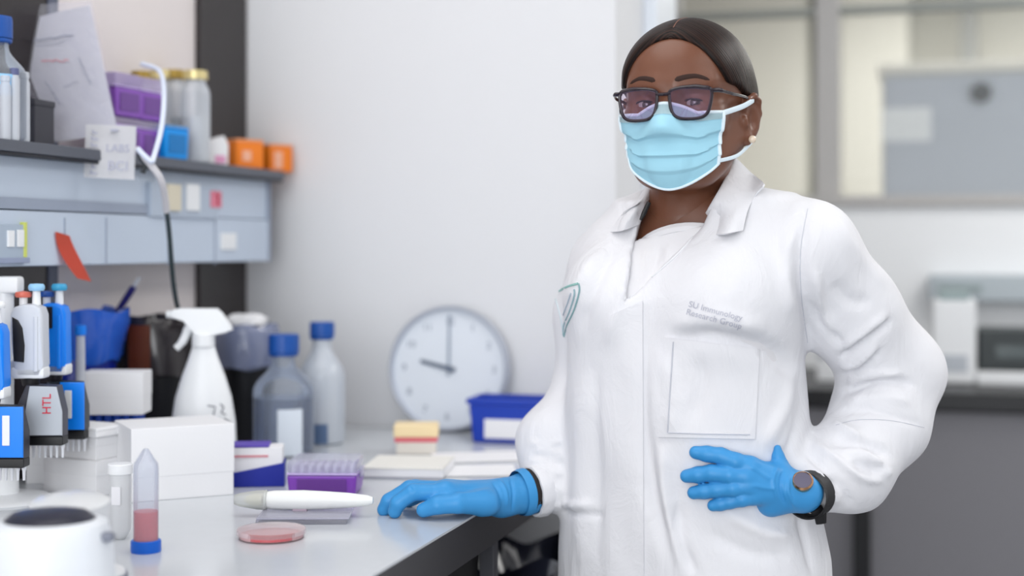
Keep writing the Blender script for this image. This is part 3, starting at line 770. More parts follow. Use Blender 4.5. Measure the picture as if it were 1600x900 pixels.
# ---- eyes, looking into the lens
for s in (1, -1):
    c = Vector(hp(s * 0.032, 0.0672, 0.006 + EZ)); d = (EYE0 - c).normalized(); dq = d.to_track_quat('Z', 'Y').to_matrix().to_4x4()
    bm = new(); bmesh.ops.create_uvsphere(bm, u_segments=24, v_segments=16, radius=0.0131, matrix=T(*c))
    ey = obj('eye', bm, M('eye_white', (176, 166, 162), 0.15), person, ang=180)
    bm = new(); r0 = 0.01325; lathe(bm, [(r0 * sin(a), r0 * cos(a)) for a in (R(1), R(11), R(21), R(31))], 24, T(*c) @ dq); obj('iris', bm, M('dark_iris', (40, 22, 16), 0.08, coat=1.0), ey, label='dark brown iris')
    bm = new()
    arc = [Vector(hp(s * (0.032 + 0.0122 * cos(a)), 0.0810 - 0.0055 * cos(a) ** 2 + (0.0015 if abs(cos(a)) < 0.9 else 0), 0.0062 + EZ + 0.0036 * sin(a))) for a in [pi * k / 14 for k in range(15)]]
    tube(bm, arc, [0.0004] + [0.0010] * 13 + [0.0005], 6); obj('eyelashes', bm, M('lash_black', (12, 9, 9), 0.6), person)
    # brow: a strip lying on the skin
    bm = new(); P = []
    for k in range(13):
        t = k / 12; l = s * (0.013 + 0.040 * t); z = 0.0300 + EZ + 0.0085 * math.sin(pi * min(1, t * 0.62 + 0.12)) - 0.007 * max(0, t - 0.62)
        o = Vector(hp(l, 0.2, z)); r_ = htree.ray_cast(o, Vector(-hf))
        if r_[0] is not None: P.append(r_[0])
    tube(bm, P, [0.0012] + [0.0034 * (1 - 0.6 * (i / len(P)) ** 2) for i in range(len(P) - 2)] + [0.0007], 8, flat=0.35, up=tuple(hf)); obj('eyebrow', bm, M('brow_hair', (48, 27, 20), 0.8), person)

# ---- hair
f = Field(LOH, HIH, HH); f.F = skull - 0.0068
f.ell(hp(0, -0.050, -0.004), (0.078, 0.060, 0.060), RH, k=0.03)
f.cone(hp(0, -0.098, -0.040), hp(0.0, -0.108, -0.070), 0.030, 0.024, k=0.02)
# the face is left free: an arch that runs from the parting to the temples
def arch(x, y, z):
    l = (x - HC[0]) * hl[0] + (y - HC[1]) * hl[1]; f_ = (x - HC[0]) * hf[0] + (y - HC[1]) * hf[1]; zz = z - HC[2]
    a, b, zc = 0.0715, 0.0960, -0.020
    k0 = np.sqrt((l / a) ** 2 + ((zz - zc) / b) ** 2) + 1e-6; k1 = np.sqrt((l / a ** 2) ** 2 + ((zz - zc) / b ** 2) ** 2) + 1e-6
    return np.maximum(k0 * (k0 - 1) / k1, 0.012 - f_ + np.clip(-zz * 0.2, -0.01, 0.02))
f.put(arch, LOH, HIH, k=0.018, sub=True)
def low(x, y, z):                            # nothing in front of or below the ear
    l = (x - HC[0]) * hl[0] + (y - HC[1]) * hl[1]; f_ = (x - HC[0]) * hf[0] + (y - HC[1]) * hf[1]; zz = z - HC[2]
    return np.maximum(zz + 0.002 - np.clip(f_ + 0.03, -0.05, 0.06) * 0.35, -0.050 - f_)
f.put(low, LOH, HIH, k=0.006, sub=True)
f.chain([hp(0, 0.085, 0.078), hp(0, 0.045, 0.112), hp(0, -0.01, 0.1245), hp(0, -0.06, 0.109)], [0.003, 0.003, 0.003, 0.002], k=0.005, sub=True)
hv, hq = f.mesh(); hv = relax(hv, hq, 2)
# combed strands: fine ridges running back from the parting
q = hv - HC; l_ = q @ hl; f2 = q @ hf; z_ = q[:, 2]
ph = np.arctan2(f2 + 0.02, np.abs(l_) + 0.015 + np.clip(0.12 - z_, 0, 1) * 0.2)
strand = np.arctan2(z_ + 0.9 * np.abs(l_) + 0.05, f2 + 0.10)
hm = M('black_hair', (24, 15, 13), 0.42, spec=0.18)
nt = hm.node_tree; at = nt.nodes.new('ShaderNodeAttribute'); at.attribute_name = 'strand'; nz = nt.nodes.new('ShaderNodeTexNoise'); nz.noise_dimensions = '1D'
mlt = nt.nodes.new('ShaderNodeMath'); mlt.operation = 'MULTIPLY'; mlt.inputs[1].default_value = 75; nz.inputs['Scale'].default_value = 1.0; nz.inputs['Detail'].default_value = 4
rmp = nt.nodes.new('ShaderNodeValToRGB'); rmp.color_ramp.elements[0].position = 0.42; rmp.color_ramp.elements[1].position = 0.70
rmp.color_ramp.elements[0].color = (lin(17), lin(11), lin(10), 1); rmp.color_ramp.elements[1].color = (lin(58), lin(38), lin(31), 1)
bpn = nt.nodes.new('ShaderNodeBump'); bpn.inputs['Strength'].default_value = 0.5; bpn.inputs['Distance'].default_value = 0.0015
nt.links.new(at.outputs['Fac'], mlt.inputs[0]); nt.links.new(mlt.outputs[0], nz.inputs['W']); nt.links.new(nz.outputs['Fac'], rmp.inputs[0]); nt.links.new(rmp.outputs[0], nt.nodes['Principled BSDF'].inputs['Base Color'])
nt.links.new(nz.outputs['Fac'], bpn.inputs['Height']); nt.links.new(bpn.outputs[0], nt.nodes['Principled BSDF'].inputs['Normal'])
hair = skin('hair', hv, hq, hm, label='sleek black hair parted in the middle and tied back')
sa = hair.data.attributes.new('strand', 'FLOAT', 'POINT'); sa.data.foreach_set('value', strand.astype(np.float32))
hrtree = bvh(hv, hq)
bm = new(); P = []
for k in range(14):
    a = R(48 + 58 * k / 13); d = hf * cos(a) + hu * sin(a); o = Vector(HC + hu * 0.03 + d * 0.25)
    r_ = hrtree.ray_cast(o, Vector(-d))
    if r_[0] is not None: P.append(r_[0] - Vector(d) * 0.0003)
tube(bm, P, 0.0009, 6); obj('parting', bm, M('scalp', (122, 84, 70), 0.6), hair, label='pale line of the parting')
bm = new(); tube(bm, smoothpath([hp(0.004, -0.104, -0.068), hp(0.014, -0.105, -0.098), hp(0.022, -0.100, -0.122), hp(0.026, -0.094, -0.138)], 5), [0.018 - 0.0007 * i for i in range(16)], 12); obj('ponytail', bm, hm, hair)

# ---- face mask: a pleated sheet drawn round the lower face
NA, NZ = 44, 46
zt, zb = -0.004, -0.110
rad = np.zeros((NZ + 1, NA + 1)); ANG = np.linspace(R(-55), R(46), NA + 1)
def zrow(j, a):                              # rows dip at the sides and arch over the nose
    t = j / NZ; side = abs(a) / R(55)
    top = -0.006 - 0.014 * min(1, (side * 2.2) ** 1.6) + 0.004 * side; bot = -0.114 + 0.044 * side ** 1.8
    return top + (bot - top) * t
OC = 0.000
for j in range(NZ + 1):
    for i, a in enumerate(ANG):
        d = hf * cos(a) + hl * sin(a); o = Vector(HC + hf * OC + hu * zrow(j, a)) + Vector(d) * 0.3
        r_ = htree.ray_cast(o, Vector(-d)); rad[j, i] = 0.3 - r_[3] if r_[0] is not None and r_[3] < 0.29 else 0.02
base = rad.copy()
def blur(A, n):
    for _ in range(n):
        B2 = np.pad(A, 1, mode='edge'); A = (B2[1:-1, 1:-1] * 2 + B2[:-2, 1:-1] + B2[2:, 1:-1] + B2[1:-1, :-2] + B2[1:-1, 2:]) / 6
    return A
m_ = base.copy()
for _ in range(10): m_ = np.maximum(blur(m_, 6), base + 0.001)
m_ = blur(np.maximum(m_, base + 0.002), 8)
jj = np.arange(NZ + 1)[:, None] / NZ; ss = np.abs(ANG)[None, :] / R(62)
m_ = np.maximum(m_ + 0.006 * np.sin(pi * np.clip(jj, 0, 1)) * (1 - ss ** 2), base + 0.0025)
low_ = np.clip((jj - 0.62) / 0.38, 0, 1); m_ = np.maximum(m_, (0.094 - 0.018 * low_ ** 2) * np.clip(1.04 - 0.52 * ss ** 1.6, 0, 1) * (ss < 2))
for jp, amp in ((0.36, 0.0042), (0.60, 0.0042), (0.80, 0.003)):           # pleats open downwards
    s_ = jj - jp - 0.02 * (1 - ss); m_ = m_ + amp * np.clip(1 - np.abs(s_) / 0.16, 0, 1) * (s_ < 0) * np.clip(1.15 - ss * 0.6, 0, 1)
G = np.zeros((NZ + 1, NA + 1, 3))
for j in range(NZ + 1):
    for i, a in enumerate(ANG): G[j, i] = HC + hf * OC + hu * zrow(j, a) + (hf * cos(a) + hl * sin(a)) * m_[j, i]
bm = new(); A = [[bm.verts.new(G[j, i]) for i in range(NA + 1)] for j in range(NZ + 1)]
for j in range(NZ):
    for i in range(NA): bm.faces.new((A[j][i], A[j][i + 1], A[j + 1][i + 1], A[j + 1][i]))
bmesh.ops.recalc_face_normals(bm, faces=bm.faces); bmesh.ops.solidify(bm, geom=bm.faces[:], thickness=0.0012)
MASKM = M('blue_mask_fabric', (158, 208, 226), 0.85, bump=0.05, bscale=900)
MASKE = M('mask_edge', (222, 236, 244), 0.85)
mask = obj('face_mask', bm, MASKM, person, ang=60, label='pleated light blue surgical mask')
g = lambda j, i: Vector(G[j, i])
for nm, path, r in (('nose_band', [g(0, i) for i in range(0, NA + 1)], 0.0022), ('lower_hem', [g(NZ, i) for i in range(NA + 1)], 0.0018),
                    ('side_band', [g(j, 0) for j in range(NZ + 1)], 0.0026), ('side_band', [g(j, NA) for j in range(NZ + 1)], 0.0026)):
    bm = new(); tube(bm, path, r, 8); obj(nm, bm, MASKE, mask)
bm = new(); 
TB = [[bm.verts.new(G[j, i] + (hf * cos(ANG[i]) + hl * sin(ANG[i])) * 0.0009) for i in range(NA + 1)] for j in range(0, 7)]
for j in range(6):
    for i in range(NA): bm.faces.new((TB[j][i], TB[j][i + 1], TB[j + 1][i + 1], TB[j + 1][i]))
bmesh.ops.solidify(bm, geom=bm.faces[:], thickness=0.0006); obj('top_band', bm, M('mask_pale_fabric', (206, 230, 236), 0.85), mask, ang=60, label='paler band along the top of the mask')
for s, i in ((1, NA), (-1, 0)):
    a, b = g(1, i), g(NZ - 3, i); back = lambda l, f_, z: Vector(hp(s * l, f_, z))
    bm = new(); tube(bm, smoothpath([a, a.lerp(back(0.088, -0.002, 0.002), 0.55) + Vector(hl) * s * 0.004, back(0.0885, -0.006, 0.004)], 6), [0.0036] * 13, 8, flat=0.3, up=tuple(hl)); obj('ear_loop', bm, MASKE, mask)
    bm = new(); tube(bm, smoothpath([b, b.lerp(back(0.080, -0.022, -0.052), 0.5) + Vector(hl) * s * 0.004 - Vector(hu) * 0.004, back(0.082, -0.026, -0.048)], 6), 0.0026, 8, flat=0.6, up=tuple(hl)); obj('ear_loop', bm, MASKE, mask)
# earring
bm = new(); bmesh.ops.create_uvsphere(bm, u_segments=16, v_segments=10, radius=0.0052, matrix=T(*hp(0.0875, -0.004, -0.047))); obj('earring', bm, M('pearl', (226, 208, 186), 0.15, coat=0.8), person, label='pearl stud earring')

# ---- glasses
FRM = M('dark_plum_acetate', (30, 18, 30), 0.22, coat=0.4)
gl = bpy.data.objects.new('eyeglasses', None)
def gpt(s, x, z, df=0.0):                    # x outward from the lens centre; the front wraps a little
    l = 0.0335 + x; f_ = 0.1010 - 2.2 * max(0, l) ** 2 + df
    return Vector(hp(s * l, f_, 0.0035 + EZ + z))
def outline(k=1.0):
    pts = [(-0.0255, 0.009), (-0.0235, 0.016), (-0.010, 0.0192), (0.010, 0.0196), (0.0235, 0.0182), (0.0272, 0.0125), (0.0262, 0.000), (0.0225, -0.0125), (0.0150, -0.0188), (0.000, -0.0205), (-0.0145, -0.0185), (-0.0225, -0.0100)]
    return [(p.x * k, p.y * k) for p in smoothpath([(a, b, 0) for a, b in pts], 4, True)]
bm = new()
for s in (1, -1): tube(bm, [gpt(s, x, z) for x, z in outline()], 0.0022, 8, closed=True)
tube(bm, smoothpath([gpt(1, -0.0245, 0.0125), Vector(hp(0.004, 0.1030, 0.0150 + EZ)), Vector(hp(-0.004, 0.1030, 0.0150 + EZ)), gpt(-1, -0.0245, 0.0125)], 5), 0.0022, 8)
for s in (1, -1):
    tube(bm, [gpt(s, 0.0255, 0.0150), gpt(s, 0.034, 0.0155, -0.002), gpt(s, 0.0375, 0.0150, -0.007)], [0.0028, 0.0030, 0.0028], 8, up=tuple(hu))
    tube(bm, [gpt(s, -0.012, 0.0195), gpt(s, 0.008, 0.0200), gpt(s, 0.024, 0.0178)], [0.0020, 0.0030, 0.0030], 8)
glasses = obj('eyeglasses', bm, FRM, person, label='dark plum-framed rectangular glasses')
bpy.data.objects.remove(gl)
LENS = clear('coated_lens', (226, 206, 236), 0.02, rough=0.03, gloss=0.9)
for s in (1, -1):
    bm = new(); vs = [bm.verts.new(gpt(s, x, z)) for x, z in outline(0.99)]; c = bm.verts.new(gpt(s, 0, 0, 0.0015))
    for i in range(len(vs)): bm.faces.new((vs[i], vs[(i + 1) % len(vs)], c))
    bmesh.ops.solidify(bm, geom=bm.faces[:], thickness=0.0012); obj('lens', bm, LENS, glasses)
    bm = new(); tube(bm, smoothpath([gpt(s, 0.0375, 0.0148, -0.006), Vector(hp(s * 0.0790, 0.055, 0.0165 + EZ)), Vector(hp(s * 0.0835, 0.010, 0.0160 + EZ)), Vector(hp(s * 0.0850, -0.012, 0.0120 + EZ))], 5), 0.0022, 8, flat=0.7, up=tuple(hl)); obj('temple_arm', bm, FRM, glasses)
# ------------------------------------------------------------------ the bench
TOPM = M('white_laminate', (203, 207, 212), 0.16, noise=0.02, nscale=40)
EDGEM = M('black_edge_band', (44, 43, 46), 0.35)
bench = thing('lab_bench', 'long white topped lab bench with thick dark edge, in front of the left wall', 'bench', (-0.3825, -0.2, 0))
bm = new(); box(bm, (0, 0.0, BZ - 0.0015), (0.765, 2.15, 0.003)); obj('worktop', bm, TOPM, bench)
bm = new(); box(bm, (0.0, 0.0, BZ - 0.0305), (0.764, 2.149, 0.055), 0.001); obj('edge_band', bm, EDGEM, bench)
bm = new(); box(bm, (0.362, 0.3635, 0.43), (0.022, 0.022, 0.856), 0.002); obj('leg', bm, M('grey_leg_paint', (70, 70, 76), 0.4), bench)
bm = new(); box(bm, (0.362, -1.0, 0.43), (0.022, 0.022, 0.856), 0.002); obj('leg', bm, MATS['grey_leg_paint'], bench)
bm = new(); box(bm, (0.01, -0.36, 0.43), (0.68, 1.42, 0.856)); obj('cabinet', bm, M('painted_void_black', (10, 10, 12), 0.6), bench)  # solid block, its black colour standing in for the dark void under the bench

# under the bench: a bin lined with a grey-black bag
def bag_top(bm, prof, seed, amp, m=None, seg=56):
    rs = random.Random(seed); ph = [rs.uniform(0, 6.3) for _ in range(12)]
    def wob(a, i, r, z):
        w = sum(math.sin(a * (2 + k * 2) + ph[k] + i * (0.7 + 0.31 * k)) / (1 + 0.35 * k) for k in range(7))
        return r + amp * w * 0.5, z + amp * 0.8 * math.sin(a * 5 + ph[8] + i)
    return lathe(bm, prof, seg, m, wob=wob)
x, y = -0.06, 0.56
ub = thing('waste_bin', 'grey bin under the bench, lined with a shiny dark bag', 'bin', (x, y, 0))
bm = new(); lathe(bm, [(0, 0), (0.13, 0), (0.16, 0.60), (0.155, 0.60), (0.125, 0.02), (0, 0.02)], 32); obj('bin_body', bm, M('mid_grey_plastic', (112, 116, 128), 0.4), ub)
bm = new(); bag_top(bm, [(0.150, 0.45), (0.170, 0.50), (0.175, 0.58), (0.168, 0.66), (0.150, 0.70), (0.155, 0.745), (0.130, 0.76), (0.09, 0.70), (0.07, 0.55), (0, 0.5)], 3, 0.016)
obj('bin_bag', bm, M('dark_film', (30, 32, 44), 0.12, coat=0.5), ub, ang=25, label='shiny dark plastic bag')
bm = new(); tube(bm, smoothpath([(0.09, -0.14, 0.64), (0.03, -0.172, 0.69), (-0.05, -0.165, 0.735), (-0.1, -0.13, 0.75)], 5), 0.009, 8, flat=0.4); obj('bag_tie', bm, M('grey_film', (168, 168, 186), 0.3), ub)

# ------------------------------------------------------------------ the reagent shelf over the bench
SHM = M('slate_shelf', (86, 90, 100), 0.4)
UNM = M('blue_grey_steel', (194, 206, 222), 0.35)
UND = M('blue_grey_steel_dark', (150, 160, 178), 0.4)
xs = -0.64; y1 = 0.797; y0 = -1.0; xf = -0.665
shelf = thing('wall_shelf', 'slate grey reagent shelf over a blue-grey service trunking on the left wall', 'shelf', (-0.70, -0.1, 1.24))
def sh(bm): bmesh.ops.transform(bm, matrix=T(0.70, 0.1, -1.24), verts=bm.verts); return bm
bm = new(); box(bm, ((xs + XL + 0.012) / 2, (y0 + y1) / 2, 1.4205), (xs - XL - 0.012, y1 - y0, 0.017), 0.002); obj('shelf_board', sh(bm), SHM, shelf)
bm = new(); box(bm, (xs - 0.006, (y0 + y1) / 2, 1.4095), (0.006, y1 - y0 - 0.004, 0.005), 0.001); obj('shelf_lip', sh(bm), M('dark_lip', (20, 24, 36), 0.4), shelf)
bm = new(); box(bm, ((xf - 0.004 + XL + 0.012) / 2, (y0 + 0.777) / 2, 1.371), (xf - 0.004 - XL - 0.012, 0.777 - y0, 0.076), 0.002); obj('upper_panel', sh(bm), UNM, shelf)
bm = new(); box(bm, ((xf + XL + 0.012) / 2, (y0 + 0.777) / 2, 1.2915), (xf - XL - 0.012, 0.777 - y0, 0.081), 0.003); obj('lower_panel', sh(bm), UNM, shelf)
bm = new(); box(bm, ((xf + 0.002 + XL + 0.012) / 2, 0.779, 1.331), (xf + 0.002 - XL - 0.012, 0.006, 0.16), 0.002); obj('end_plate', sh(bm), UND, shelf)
def xpt(px, py, wx=xf):                      # where the picture shows px, py on the trunking's face
    y, yc = ONX(px, wx); return y, CZ - (py - HY) / FPX * yc
def plate(name, px0, py0, px1, py1, th, mat, parent, wx=xf, bev=0.001, label=None):
    a, b = xpt(px0, py0, wx), xpt(px1, py1, wx)
    bm = new(); box(bm, (wx + th / 2 - 0.0005, (a[0] + b[0]) / 2, (a[1] + b[1]) / 2), (th + 0.001, abs(b[0] - a[0]), abs(b[1] - a[1])), bev)
    return obj(name, sh(bm), mat, parent, label=label)
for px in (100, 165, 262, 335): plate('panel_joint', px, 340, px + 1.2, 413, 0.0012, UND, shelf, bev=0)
sk = plate('socket', -14, 350, 33, 411, 0.006, M('socket_grey', (170, 184, 200), 0.35), shelf, label='socket plate with two white switches and a yellow strip')
plate('rocker_switch', 5, 360, 15, 386, 0.009, WHITE, sk, label='white rocker switch'); plate('rocker_switch', 20, 359, 30, 386, 0.009, WHITE, sk, label='white rocker switch')
plate('yellow_strip', 31, 347, 36, 402, 0.0075, M('yellow_tape', (206, 214, 110), 0.6), sk, label='yellow edge strip')
plate('socket_lip', -14, 403, 38, 411, 0.010, M('socket_lip_grey', (146, 156, 182), 0.4), sk)
bx = plate('junction_box', 228, 284, 334, 342, 0.010, M('pale_grey_box', (178, 190, 206), 0.4), shelf, wx=xf - 0.004, label='pale grey box with cream and white inserts')
plate('insert', 250, 287, 271, 330, 0.016, M('cream_plastic', (220, 212, 190), 0.5), bx, wx=xf - 0.004, label='cream insert')
plate('insert', 282, 287, 302, 330, 0.014, WHITE, bx, wx=xf - 0.004, label='white insert')
plate('warning_sticker', 321, 298, 338, 325, 0.0115, M('pink_red_sticker', (222, 130, 150), 0.6), bx, wx=xf - 0.004, label='red and pink sticker')
bm = new(); a = xpt(330, 304, xf - 0.004); tube(bm, [(xf + 0.009, a[0] - 0.008, a[1]), (xf + 0.009, a[0] + 0.006, a[1] - 0.002), (xf + 0.009, a[0] + 0.001, a[1] - 0.01), (xf + 0.009, a[0] + 0.004, a[1] - 0.02)], 0.0014, 6)
obj('sticker_mark', sh(bm), M('sticker_red', (196, 40, 70), 0.6), bx)
plate('white_plate', 344, 364, 367, 390, 0.004, WHITE, shelf, label='small white square plate')
plate('painted_shadow_gap', -60, 323, 330, 325, 0.0008, UND, shelf, bev=0)  # darker strip laid on to stand for the shadow along the step

# the red-orange paper slip hanging from the trunking
a = xpt(84, 362); b = xpt(108, 362); y_, z_ = a; wdt = (b[0] - a[0]) * 0.92
bm = new(); G = []
for j in range(9):
    t = j / 8; z = z_ - 0.070 * t; out = 0.003 + 0.018 * t ** 1.5; dy = 0.030 * t ** 1.4
    G.append([bm.verts.new((xf + out + 0.004 * math.sin(3 * t) * (i - 1), y_ + dy + wdt * i / 2 - 0.0, z - 0.003 * i)) for i in range(3)])
for r0, r1 in zip(G, G[1:]):
    for i in range(2): bm.faces.new((r0[i], r0[i + 1], r1[i + 1], r1[i]))
bmesh.ops.solidify(bm, geom=bm.faces[:], thickness=0.0006)
tag(obj('sticky_note', bm, M('coral_paper', (232, 104, 84), 0.8)), 'coral red paper slip hanging from the shelf trunking', 'note')

# ------------------------------------------------------------------ things on the shelf
SZ = 1.429
def onshelf(px, wx):
    y, yc = ONX(px, wx); return Vector((wx, y, SZ)), FPX / yc
def bottle(name, label, loc, r, h, neck, cap_r, cap_h, glass, capm, liquid=None, lab=None, group=None, rz=PSI, grad=True, zlab=(0.25, 0.6), labw=70):
    t = thing(name, label, 'bottle', loc, rz, group)
    hs = h - cap_h; sh_ = hs * 0.60
    prof = [(0, 0.002), (r * 0.86, 0), (r, r * 0.12), (r, sh_)] + [(neck + (r - neck) * (0.5 + 0.5 * cos(pi * k / 7)), sh_ + (hs * 0.30) * (k / 7) ** 0.9) for k in range(1, 8)] + [(neck, hs - 0.002), (neck * 0.9, hs - 0.001), (0, hs - 0.001)]
    bm = new(); lathe(bm, prof, 36); obj('bottle_body', bm, glass, t, ang=50)
    bm = new(); n = 28; ribs = []
    lathe(bm, [(0, hs - 0.003), (cap_r, hs - 0.003), (cap_r * 1.0, hs + cap_h * 0.85), (cap_r * 0.94, h), (0, h)], 40, wob=lambda a, i, q, z: (q * (1 + 0.018 * math.copysign(1, math.sin(a * 20))), z)); obj('cap', bm, capm, t)
    bm = new(); lathe(bm, [(neck * 1.15, hs - 0.010), (cap_r * 0.98, hs - 0.008), (cap_r * 0.98, hs - 0.004), (neck, hs - 0.003)], 32); obj('pour_ring', bm, capm if grad else glass, t)
    if liquid:
        m, lvl = liquid; bm = new(); lathe(bm, [(0, 0.004), (r * 0.84, 0.004), (r * 0.95, r * 0.14), (r * 0.95, hs * lvl), (0, hs * lvl)], 32); obj('liquid', bm, m, t)
    if lab:
        z0, z1 = hs * zlab[0], hs * zlab[1]; bm = new(); rr = r * 1.008; A = []
        for k in range(13):
            a = R(-90 + labw * (k / 12 - 0.5) * 1.0 + (lab[1] if isinstance(lab, tuple) else 0)); A.append((bm.verts.new((rr * cos(a), rr * sin(a), z0)), bm.verts.new((rr * cos(a), rr * sin(a), z1))))
        for p, q in zip(A, A[1:]): bm.faces.new((p[0], q[0], q[1], p[1]))
        obj('label', bm, lab[0] if isinstance(lab, tuple) else lab, t)
    return t
loc, s_ = onshelf(4, -0.690); loc.y -= 0.015
bottle('reagent_bottle', 'clear bottle with blue cap and pale blue label, at the shelf\'s near end', loc, 0.043, 0.178, 0.017, 0.0225, 0.028, GLASS, CAPB, lab=M('pale_blue_label', (150, 200, 240), 0.6), zlab=(0.42, 0.62), labw=110)
# small clear vials standing in front of the paper pouch
for i, (px, wx, hh) in enumerate(((8, -0.655, 0.088), (22, -0.652, 0.100), (38, -0.656, 0.098))):
    loc, s_ = onshelf(px, wx)
    t = thing('glass_vial', ('leftmost small clear vial on the shelf, below the blue label', 'middle small clear vial on the shelf with dark stopper', 'small clear vial standing next to the paper pouch\'s edge')[i], 'vial', loc, PSI, 'small clear vials at the near end of the shelf')
    bm = new(); lathe(bm, [(0, 0.001), (0.007, 0), (0.0078, 0.003), (0.0078, hh * 0.86), (0.006, hh * 0.9), (0.006, hh * 0.93)], 20); obj('vial_body', bm, FROST, t)
    bm = new(); cyl(bm, (0, 0, hh * 0.92), 0.0068, hh * 0.10, 20, bev=0.001); obj('stopper', bm, M('grey_blue_rubber', (92, 98, 138), 0.5) if i == 1 else FROST, t)
loc, s_ = onshelf(52, -0.690)
t = thing('storage_box', 'dark grey box on the shelf behind the vials', 'box', loc, 0); bm = new(); box(bm, (0, 0, 0.03), (0.04, 0.05, 0.06), 0.003); obj('box_body', bm, M('charcoal_card', (62, 62, 70), 0.6), t)
bm = new(); box(bm, (0, 0, 0.0625), (0.042, 0.052, 0.010), 0.002); obj('lid', bm, MATS['charcoal_card'], t)

# clear pouch with a printed sheet, leaning
Yp = ONX(130, -0.672)[1]
C4 = [AT(16, 36, Yp + 0.035), AT(140, 8, Yp + 0.045), AT(184, 206, Yp + 0.0), AT(86, 223, Yp - 0.012)]
t = thing('document_pouch', 'clear plastic pouch with a printed white sheet leaning on the shelf', 'pouch', tuple((C4[2] + C4[3]) / 2), PSI)
inv = (T(*t.location) @ RZ(PSI)).inverted()
def quad_sheet(c4, nx, ny, bow, th, shift=0.0):
    bm = new(); q = [inv @ c for c in c4]; nrm = (q[1] - q[0]).cross(q[3] - q[0]).normalized(); A = []
    for j in range(ny + 1):
        row = []
        for i in range(nx + 1):
            s, u_ = i / nx, j / ny; p = (q[0] * (1 - s) + q[1] * s) * (1 - u_) + (q[3] * (1 - s) + q[2] * s) * u_
            row.append(bm.verts.new(p + nrm * (shift + bow * math.sin(pi * s) * math.sin(pi * u_) + 0.0015 * math.sin(7 * s + 5 * u_))))
        A.append(row)
    for a, b in zip(A, A[1:]):
        for i in range(nx): bm.faces.new((a[i], a[i + 1], b[i + 1], b[i]))
    bmesh.ops.solidify(bm, geom=bm.faces[:], thickness=th); return bm, nrm
bm, nrm = quad_sheet(C4, 8, 10, -0.006, 0.0008); sgn = -1 if nrm.y > 0 else 1
obj('sheet', bm, PAPER, t)
Cb = [AT(-14, 16, Yp + 0.04), AT(144, 2, Yp + 0.048), C4[2] + Vector((0.003, 0, 0.0)), C4[3] + Vector((-0.004, 0, -0.0))]
bm, nrm = quad_sheet(Cb, 8, 10, -0.004, 0.0006, 0.004 * sgn); obj('sleeve', bm, clear('pouch_film', (240, 240, 248), 0.14, rough=0.15, gloss=0.6), t)
def scrib(parent, c4, u0, v0, u1, v1, n, mat, name, r=0.0007, amp=0.02, seed=1):
    q = [inv @ c for c in c4]; rs = random.Random(seed); P = []
    nrm = (q[1] - q[0]).cross(q[3] - q[0]).normalized(); nrm = nrm if nrm.y < 0 else -nrm
    for k in range(n):
        k_ = k / (n - 1); s = u0 + (u1 - u0) * k_ + rs.uniform(-amp, amp) * 0.3; v = v0 + (v1 - v0) * k_ + rs.uniform(-amp, amp)
        p = (q[0] * (1 - s) + q[1] * s) * (1 - v) + (q[3] * (1 - s) + q[2] * s) * v; P.append(p + nrm * 0.0095)
    bm = new(); tube(bm, P, r, 5); return obj(name, bm, mat, parent)
scrib(t, C4, 0.22, 0.20, 0.72, 0.22, 14, INKG, 'print_line', 0.0012, 0.006, 2)
scrib(t, C4, 0.22, 0.25, 0.60, 0.26, 12, INKG, 'print_line', 0.0005, 0.006, 7)
scrib(t, C4, 0.22, 0.37, 0.58, 0.41, 22, INKR, 'red_writing', 0.0006, 0.012, 3)
scrib(t, C4, 0.72, 0.42, 0.78, 0.62, 14, INKG, 'writing', 0.0008, 0.02, 4)
scrib(t, C4, 0.18, 0.52, 0.28, 0.72, 18, INKG, 'writing', 0.0007, 0.02, 5)
scrib(t, C4, 0.40, 0.60, 0.62, 0.58, 14, INKG, 'writing', 0.0005, 0.012, 6)

# tip boxes
def tip_box(label, loc, rz, w, d, h, colm, lidm, group=None, tips=True, lid_f=0.45, foot=True):
    t = thing('tip_box', label, 'tip box', loc, rz, group)
    hb = h * (1 - lid_f)
    bm = new(); box(bm, (0, 0, hb * 0.5), (w, d, hb), 0.004, taper=0.94); obj('tray', bm, colm, t)
    bm = new(); box(bm, (0, -d / 2 * 0.985, hb * 0.52), (w * 0.70, 0.002, hb * 0.62), 0.0005); obj('window', bm, M('deep_' + colm.name, tuple(int(255 * (x ** (1 / 2.2)) * 0.80) for x in colm.node_tree.nodes['Principled BSDF'].inputs['Base Color'].default_value[:3]), 0.3), t)
    bm = new(); box(bm, (0, 0, hb + h * lid_f * 0.5), (w * 0.985, d * 0.985, h * lid_f), 0.006)
    bmesh.ops.delete(bm, geom=[f_ for f_ in bm.faces if f_.calc_center_median().z < hb + 1e-4 and abs(f_.normal.z) > 0.9], context='FACES'); obj('lid', bm, lidm, t)
    bm = new(); box(bm, (0, 0, hb + 0.0015), (w * 0.99, d * 0.99, 0.003), 0.001); obj('rim', bm, M('lilac_rim', (196, 176, 226), 0.35) if 'purple' in colm.name else colm, t)
    for s in (-1, 1):
        bm = new(); box(bm, (s * w * 0.5, 0, hb), (0.005, d * 0.3, 0.014), 0.0015); obj('latch', bm, lidm, t)
    if tips:
        bm = new()
        for i in range(8):
            for j in range(5):
                cyl(bm, (w * 0.82 * (i / 7 - 0.5), d * 0.78 * (j / 4 - 0.5), hb), 0.0030, h * lid_f * 0.62, 8, r2=0.0034)
        tag(obj('pipette_tips', bm, M('tip_plastic', (222, 214, 236), 0.4), t), kind='stuff')
    return t
LID = clear('lilac_clear_lid', (222, 210, 238), 0.34, rough=0.12)
CLID = clear('clear_lid', (230, 232, 244), 0.30, rough=0.12)
